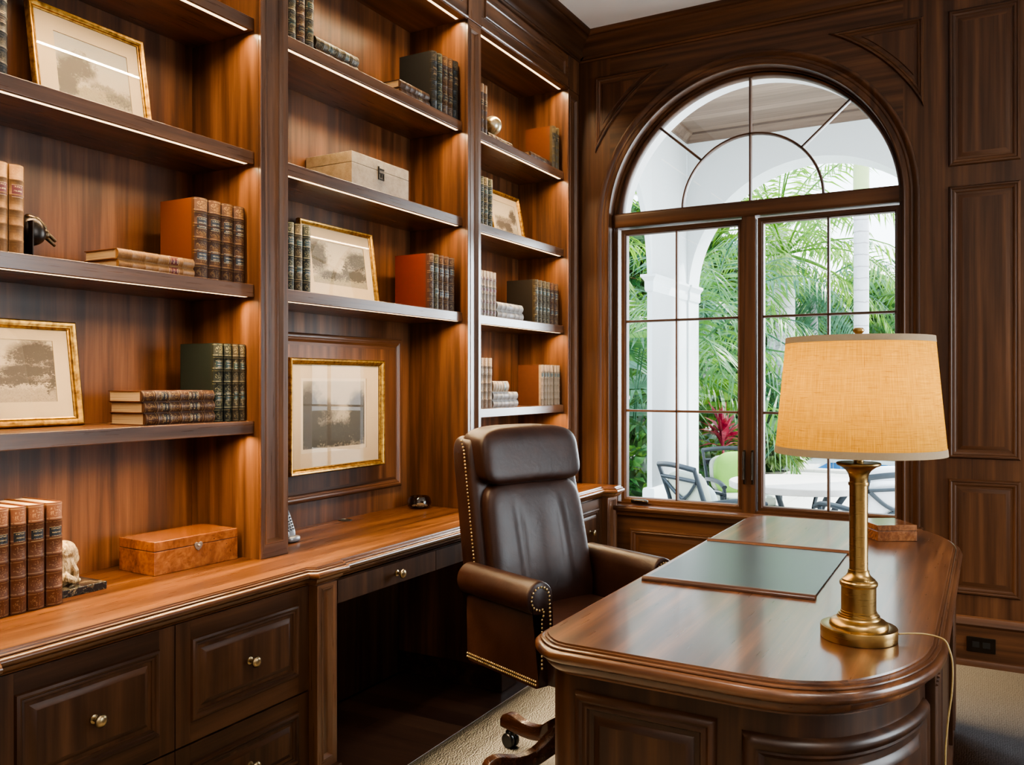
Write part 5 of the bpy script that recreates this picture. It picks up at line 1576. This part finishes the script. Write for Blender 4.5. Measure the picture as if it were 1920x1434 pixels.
def frond(m, base, az, elev, L, droop=1.0, n=26, leaf=.5, w=.022, mat=0, hang=.35):
    d = Vector((cos(az) * cos(elev), sin(az) * cos(elev), sin(elev))); side = Vector((-sin(az), cos(az), 0))
    pts = []; p = Vector(base)
    for i in range(n + 1):
        t = i / n
        pts.append(p.copy())
        dd = (d + Vector((0, 0, -1)) * droop * t * t * 1.3).normalized()
        p = p + dd * (L / n)
    m.tube(pts[::3] + ([pts[-1]] if (n % 3) else []), [.022 * (1 - .85 * i / max(1, len(pts[::3]))) + .003 for i in range(len(pts[::3]) + (1 if n % 3 else 0))], 4, mat)
    for i in range(3, n):
        t = i / n; dd = (pts[i + 1] - pts[i]).normalized()
        ll = leaf * (math.sin(PI * min(1, .18 + t * .82)) ** .7)
        up = side.cross(dd)
        for s in (-1, 1):
            v = dd * .55 + side * s * .9 + up * .12 + Vector((0, 0, -hang * rnd.uniform(.5, 1.3)))
            leafq(m, pts[i] + dd * rnd.uniform(0, L / n), v, up, ll * rnd.uniform(.85, 1.1), w, .25, mat)


def palm(name, label, x, y, zt, r, nf, L, lm, lean=(0, 0), group='garden palms', shaft=0, leaf=.5, e0=-10, e1=75, droop=1.0, w=.022, seed=1):
    global rnd
    rnd = random.Random(seed)
    t = thing(name, label, 'palm', (x, y, ZP), 0, group)
    H = zt - ZP
    top = Vector((lean[0], lean[1], H))
    m = MB(); pts = [Vector((lean[0] * (i / 10) ** 1.6, lean[1] * (i / 10) ** 1.6, H * i / 10)) for i in range(11)]
    m.tube(pts, [r * (1.18 - .3 * min(1, i / 4)) if i < 4 else r * .9 for i in range(11)], 14); m.build('trunk', [BARK], t, local=True, smooth=60)
    if shaft:
        m = MB(); m.tube([top - Vector((0, 0, .05)), top + Vector((0, 0, shaft * .5)), top + Vector((0, 0, shaft))], [r * .92, r * .95, r * .5], 14); m.build('crownshaft', [SHAFT], t, local=True, smooth=60)
    m = MB(); b = top + Vector((0, 0, shaft))
    for i in range(nf):
        az = i * 2.399 + rnd.uniform(-.2, .2); el = R(e0 + (e1 - e0) * (i + .5) / nf)
        frond(m, b, az, el, L * rnd.uniform(.85, 1.1), droop, 26, leaf, w)
    m.build('fronds', [lm], t, local=True, smooth=0, fix=False)
    return t


def shrub(name, label, x, y, z0, rx, ry, rz, n, L, w, lm, cat='shrub', group='garden shrubs', core=True, seed=2, droop=.3, up=.4):
    g = random.Random(seed)
    t = thing(name, label, cat, (x, y, z0), 0, group)
    m = MB()
    for i in range(n):
        th = g.uniform(0, 2 * PI); cz = g.uniform(-.55, 1); sr = math.sqrt(max(0, 1 - cz * cz)); k_ = g.uniform(.80, 1.05)
        nrm = Vector((sr * cos(th), sr * sin(th), cz))
        p = Vector((rx * nrm.x * k_, ry * nrm.y * k_, rz + rz * nrm.z * k_))
        d = nrm + Vector((g.uniform(-.8, .8), g.uniform(-.8, .8), g.uniform(-.6, .8) + up))
        leafq(m, p, d, Vector((g.uniform(-1, 1), g.uniform(-1, 1), g.uniform(.2, 1))), L * g.uniform(.6, 1.25), w * g.uniform(.7, 1.2), droop)
    m.build('leaves', [lm], t, local=True, smooth=0, fix=False)
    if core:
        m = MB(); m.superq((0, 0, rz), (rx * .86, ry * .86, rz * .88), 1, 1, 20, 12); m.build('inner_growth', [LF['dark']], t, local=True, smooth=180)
    return t


def fan_palm(label, x, y, z0, n, seed, lm, R_=.55, H=1.2):
    g = random.Random(seed)
    t = thing('fan_palm', label, 'palm', (x, y, z0), 0, 'garden palms')
    m = MB()
    for i in range(n):
        az = g.uniform(0, 2 * PI); h = H * g.uniform(.35, 1.0); r = g.uniform(.15, .55)
        c = Vector((r * cos(az), r * sin(az), h))
        m.tube([Vector((0, 0, 0)), c * .6 + Vector((0, 0, h * .15)), c], .010, 4)
        f = Vector((cos(az), sin(az), g.uniform(-.1, .7))).normalized(); s = Vector((-sin(az), cos(az), 0)); u_ = f.cross(s)
        for j in range(26):
            a = R(-125 + 250 * j / 25)
            d = f * cos(a) + s * sin(a) + u_ * .15
            leafq(m, c, d, u_ + d * .1, R_ * (1 - .25 * abs(a) / 2.2), .026, .28)
    m.build('fans', [lm], t, local=True, smooth=0, fix=False)
    return t


def broadleaf(label, x, y, z0, n, seed, lm, L=.9, W=.19, H=.7, name='broadleaf_plant', spread=.6, e=(35, 80)):
    g = random.Random(seed)
    t = thing(name, label, 'plant', (x, y, z0), 0, 'broad-leaved plants')
    m = MB()
    for i in range(n):
        az = i * 2.4 + g.uniform(-.4, .4); el = R(g.uniform(*e))
        d = Vector((cos(az) * cos(el), sin(az) * cos(el), sin(el))); s = Vector((-sin(az), cos(az), 0))
        st = H * g.uniform(.5, 1.1); p = Vector((g.uniform(-.1, .1), g.uniform(-.1, .1), 0))
        q = p + d * st; m.tube([p, (p + q) / 2 + Vector((0, 0, .04)), q], .014, 5)
        ll = L * g.uniform(.7, 1.1); b = len(m.v); k_ = 8
        for j in range(k_ + 1):
            tt = j / k_; c = q + d * ll * tt + Vector((0, 0, -1)) * ll * spread * tt * tt
            ww = W * math.sin(PI * min(1, .08 + tt * .92)) ** .6 * (1 if j < k_ else 0)
            cr = d.cross(s) * -.18 * ww
            m.v += [tuple(c - s * ww - cr), tuple(c), tuple(c + s * ww - cr)]
        for j in range(k_):
            m.face((b + j * 3, b + j * 3 + 1, b + j * 3 + 4, b + j * 3 + 3)); m.face((b + j * 3 + 1, b + j * 3 + 2, b + j * 3 + 5, b + j * 3 + 4))
    m.build('leaves', [lm], t, local=True, smooth=60, fix=False)
    return t


# left of the pier, seen through the side arch
fan_palm('fan palm with long blue-green leaves, left of the white pier', -3.80, 9.75, .05, 16, 3, LF['blue'], .85, 1.75)
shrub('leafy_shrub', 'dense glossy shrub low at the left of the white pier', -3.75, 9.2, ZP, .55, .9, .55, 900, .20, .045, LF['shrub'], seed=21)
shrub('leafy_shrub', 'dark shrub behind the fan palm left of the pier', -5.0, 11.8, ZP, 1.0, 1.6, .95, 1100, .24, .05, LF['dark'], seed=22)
palm('palm_tree', 'feathery palm left of the pier, its fronds filling the side arch', -5.9, 12.6, 1.6, .10, 22, 2.6, LF['palm'], seed=31, leaf=.55, e0=-35, e1=80)
palm('palm_tree', 'tall feathery palm beyond the side arch, seen through the fanlight corner', -6.6, 13.6, 3.6, .12, 20, 2.8, LF['lime'], seed=32, leaf=.6, e0=-30)
# between pier and mullion
palm('palm_tree', 'arching palm with long drooping fronds beside the pier', -3.75, 11.4, 1.55, .085, 20, 2.4, LF['palm'], seed=33, leaf=.62, e0=-25, e1=78, droop=1.5, w=.018)
palm('palm_tree', 'blue-green palm behind the red cordyline', -4.3, 14.8, 2.4, .10, 20, 2.9, LF['blue'], seed=34, leaf=.7, e0=-35, e1=70, droop=1.3)
broadleaf('lime green broad-leaved plant above the red cordyline', -3.95, 14.2, .35, 11, 41, LF['lime'], .85, .20, .8)
broadleaf('yellow-green broad leaves by the pier at mid height', -4.0, 13.2, 1.0, 7, 42, LF['lime'], .7, .16, .7)
cd_ = thing('cordyline', 'red and maroon leaved cordyline beside the white pier', 'plant', (-3.28, 12.0, .38))
m = MB(); g_ = random.Random(8)
m.tube([(0, 0, -.66), (.01, 0, -.2), (0, .01, .25)], .018, 6)
for i in range(46):
    az = i * 2.4; el = R(g_.uniform(5, 85)); d = Vector((cos(az) * cos(el), sin(az) * cos(el), sin(el)))
    leafq(m, Vector((0, 0, .02 + .006 * i)), d, Vector((0, 0, 1)).cross(d).cross(d), g_.uniform(.48, .74), g_.uniform(.032, .052), .22)
m.build('leaves', [LF['red']], cd_, local=True, smooth=0, fix=False)
shrub('leafy_shrub', 'low green shrub under the red cordyline', -3.75, 12.3, ZP, .5, .6, .36, 700, .20, .03, LF['shrub'], seed=23, droop=.5)
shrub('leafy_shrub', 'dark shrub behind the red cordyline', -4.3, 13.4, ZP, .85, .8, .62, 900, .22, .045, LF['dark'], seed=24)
# right sash
palm('palm_tree', 'pale thick palm trunk with drooping fronds left in the right casement', -3.38, 16.75, 3.3, .20, 18, 2.6, LF['lime'], seed=35, shaft=.5, leaf=.6, e0=-25, e1=65, droop=1.3)
palm('palm_tree', 'slender palm with hanging dark green fronds in the right casement', -3.30, 19.4, 3.4, .085, 15, 2.0, LF['blue'], seed=36, leaf=.65, e0=-55, e1=45, droop=1.4)
palm('palm_tree', 'tall royal palm with a straight grey ringed trunk in the right casement', -1.72, 14.2, 4.0, .125, 14, 2.8, LF['palm'], seed=37, shaft=1.3, leaf=.7, e0=15, e1=75, droop=.8)
palm('palm_tree', 'palm behind the royal palm at the right edge of the window', -1.45, 21.8, 3.4, .14, 14, 2.7, LF['palm'], seed=38, leaf=.7, e0=-30, e1=65, droop=1.2)
palm('palm_tree', 'palm with upright fronds seen through the middle of the fanlight', -3.9, 18.5, 4.6, .22, 20, 3.2, LF['lime'], seed=39, leaf=.7, e0=-15, e1=75)
shrub('leafy_shrub', 'round-leaved bush under the royal palm trunk', -1.95, 20.2, ZP, 1.5, .9, 1.45, 2600, .20, .075, LF['shrub'], seed=25, up=.2)
shrub('leafy_shrub', 'bluish bush in front of the pale palm trunk', -3.95, 15.6, ZP, .75, .8, 1.05, 1500, .18, .07, LF['blue'], seed=26, up=.2)
shrub('leafy_shrub', 'tall bush at the far right edge of the window', -.75, 21.5, ZP, 1.3, 1.0, 2.0, 2200, .22, .075, LF['shrub'], seed=29, up=.2)
broadleaf('large drooping broad-leaved plant left of the lamp shade', -3.35, 14.6, .0, 10, 43, LF['blue'], 1.05, .22, .9, spread=.8)
shrub('leafy_shrub', 'variegated bush left of the lamp column by the table', -3.45, 14.9 + .6, ZP, .55, .6, .42, 1300, .20, .035, LF['pale'], seed=27, droop=.5)
for i, x in enumerate((-3.0, -2.0, -1.0, .0)):
    shrub('border_plant', ['border clump beyond the pool, nearest the variegated bush', 'border clump beyond the pool, behind the lamp column', 'border clump beyond the pool, right of the lamp column', 'border clump beyond the pool at the far right'][i], x, 19.6, ZP, .62, .45, .26, 520, .26, .03, LF['shrub'], 'plant', 'border plants beyond the pool', seed=50 + i, droop=.5)
# distant greenery: nobody could count these leaves
m = MB(); g_ = random.Random(77)
def hedge_leaves(x0, x1, y, h0, h1, n, L):
    for i in range(n):
        u = g_.random(); x = x0 + (x1 - x0) * u; h = h0 + (h1 - h0) * u + .5 * math.sin(x * 1.7) + .3 * math.sin(x * 4.1)
        z = ZP + h * g_.random() ** .85
        p = Vector((x, y + g_.uniform(-.7, .7), z))
        leafq(m, p, Vector((g_.uniform(-1, 1), g_.uniform(-1, .2), g_.uniform(-.6, .8))), Vector((g_.uniform(-1, 1), -1, g_.uniform(-.3, 1))), L * g_.uniform(.6, 1.3), L * .26, .2)
hedge_leaves(-13, -4.6, 19.5, 7.0, 5.2, 9000, .42)
hedge_leaves(-6.0, 1.5, 24.0, 4.9, 2.6, 7500, .42)
o = m.build('tree_foliage', [LF['shrub']], smooth=0, fix=False)
tag(o, 'dense mass of distant green foliage closing off the garden', 'foliage', kind='stuff')
m = MB()
for x, y, r, h in ((-11, 20.6, 2.6, 5.2), (-8, 20.8, 2.6, 5.0), (-5.4, 21.2, 2.0, 4.2), (-4.6, 25.4, 2.4, 3.6), (-2.2, 25.6, 2.2, 2.8), (.5, 25.6, 2.2, 2.0)):
    m.superq((x, y, ZP + h / 2), (r, .9, h / 2), .9, .9, 20, 14)
o2 = m.build('undergrowth', [LF['dark']], smooth=180, fix=False)
tag(o2, 'dark undergrowth at the back of the garden', 'foliage', kind='stuff')
# ------------------------------------------------------------------ camera
cam = bpy.data.cameras.new('camera'); co = bpy.data.objects.new('camera', cam); COL.objects.link(co)
cam.sensor_width = 36; cam.lens = 30.02; cam.clip_end = 200
co.location = (0, 0, 1.35); co.rotation_euler = (R(90), 0, R(29.152))
SC.camera = co

# ------------------------------------------------------------------ light
def area(name, loc, rot, sx, sy, power, col, spread=180, portal=False):
    l = bpy.data.lights.new(name, 'AREA'); l.shape = 'RECTANGLE'; l.size = sx; l.size_y = sy; l.energy = power; l.color = col
    l.spread = R(spread)
    o = bpy.data.objects.new(name, l); COL.objects.link(o); o.location = loc; o.rotation_euler = rot
    if portal: l.cycles.is_portal = True
    return o
LED_W = 14.0
for y0, y1, z in LEDS:
    area('shelf_led', (-2.1615, (y0 + y1) / 2, z - .0012), (0, 0, 0), .010, y1 - y0, LED_W * (y1 - y0), (1.0, .73, .42), 150)
# unseen fill lamps added below the ceiling and behind the camera
for x, y in ((-1.0, 1.0), (.9, .6), (1.2, 2.6), (-.9, -1.0), (1.0, -1.2)):
    area('ceiling_fill', (x, y, 3.36), (0, 0, 0), .14, .14, 10, (1.0, .93, .84), 120)
area('room_fill', (.9, -1.2, 2.6), (R(62), 0, R(20)), 2.2, 1.4, 16, (1.0, .92, .84), 180)  # large added fill lamp standing in for bounced room light
area('loggia_fill', (.42, 8.3, 1.9), (R(-78), 0, R(-16)), 1.7, 2.3, 420, (.86, .94, 1.0), 180)  # unseen softbox added in the loggia to strengthen the window light
area('side_fill', (3.4, 3.1, 1.7), (0, R(62), 0), 2.2, 2.6, 240, (.88, .95, 1.0), 180)  # lamp added outside the right window to brighten the rug
area('upward_fill', (1.0, .2, 2.75), (R(180), 0, 0), 1.0, 1.0, 80, (1.0, .95, .88), 180)  # added upward lamp without a fixture, lifts the ceiling and soft fill
area('window_portal', (XC, 4.80, 1.85), (R(-90), 0, 0), 1.5, 2.4, 1, (1, 1, 1), portal=True)
area('window_portal', (2.75, 3.25, 1.5), (0, R(90), 0), 2.1, 1.8, 1, (1, 1, 1), portal=True)
sun = bpy.data.lights.new('sun', 'SUN'); sun.energy = 11.0; sun.angle = R(1.0); sun.color = (1, .96, .88)
so = bpy.data.objects.new('sun', sun); COL.objects.link(so)
so.rotation_euler = Vector((.45, .55, .70)).to_track_quat('Z', 'Y').to_euler()
w = bpy.data.worlds.new('sky'); SC.world = w; w.use_nodes = True
nt = w.node_tree; bg = nt.nodes['Background']
tcw = nt.nodes.new('ShaderNodeTexCoord'); sx = nt.nodes.new('ShaderNodeSeparateXYZ'); rp = nt.nodes.new('ShaderNodeValToRGB')
nt.links.new(tcw.outputs['Generated'], sx.inputs[0]); nt.links.new(sx.outputs[2], rp.inputs[0]); nt.links.new(rp.outputs[0], bg.inputs[0])
rp.color_ramp.elements[0].position = .0; rp.color_ramp.elements[0].color = (.88, .95, 1.0, 1)
rp.color_ramp.elements[1].position = .8; rp.color_ramp.elements[1].color = (.62, .80, 1.0, 1)
bg.inputs[1].default_value = 6.0
SC.view_settings.view_transform = 'AgX'
SC.view_settings.look = 'AgX - Medium High Contrast'
SC.view_settings.exposure = 0.0
SC.cycles.use_denoising = True
SC.cycles.max_bounces = 8; SC.cycles.diffuse_bounces = 4; SC.cycles.glossy_bounces = 4; SC.cycles.transparent_max_bounces = 16
SC.cycles.sample_clamp_indirect = 6.0
SC.cycles.caustics_reflective = False; SC.cycles.caustics_refractive = False
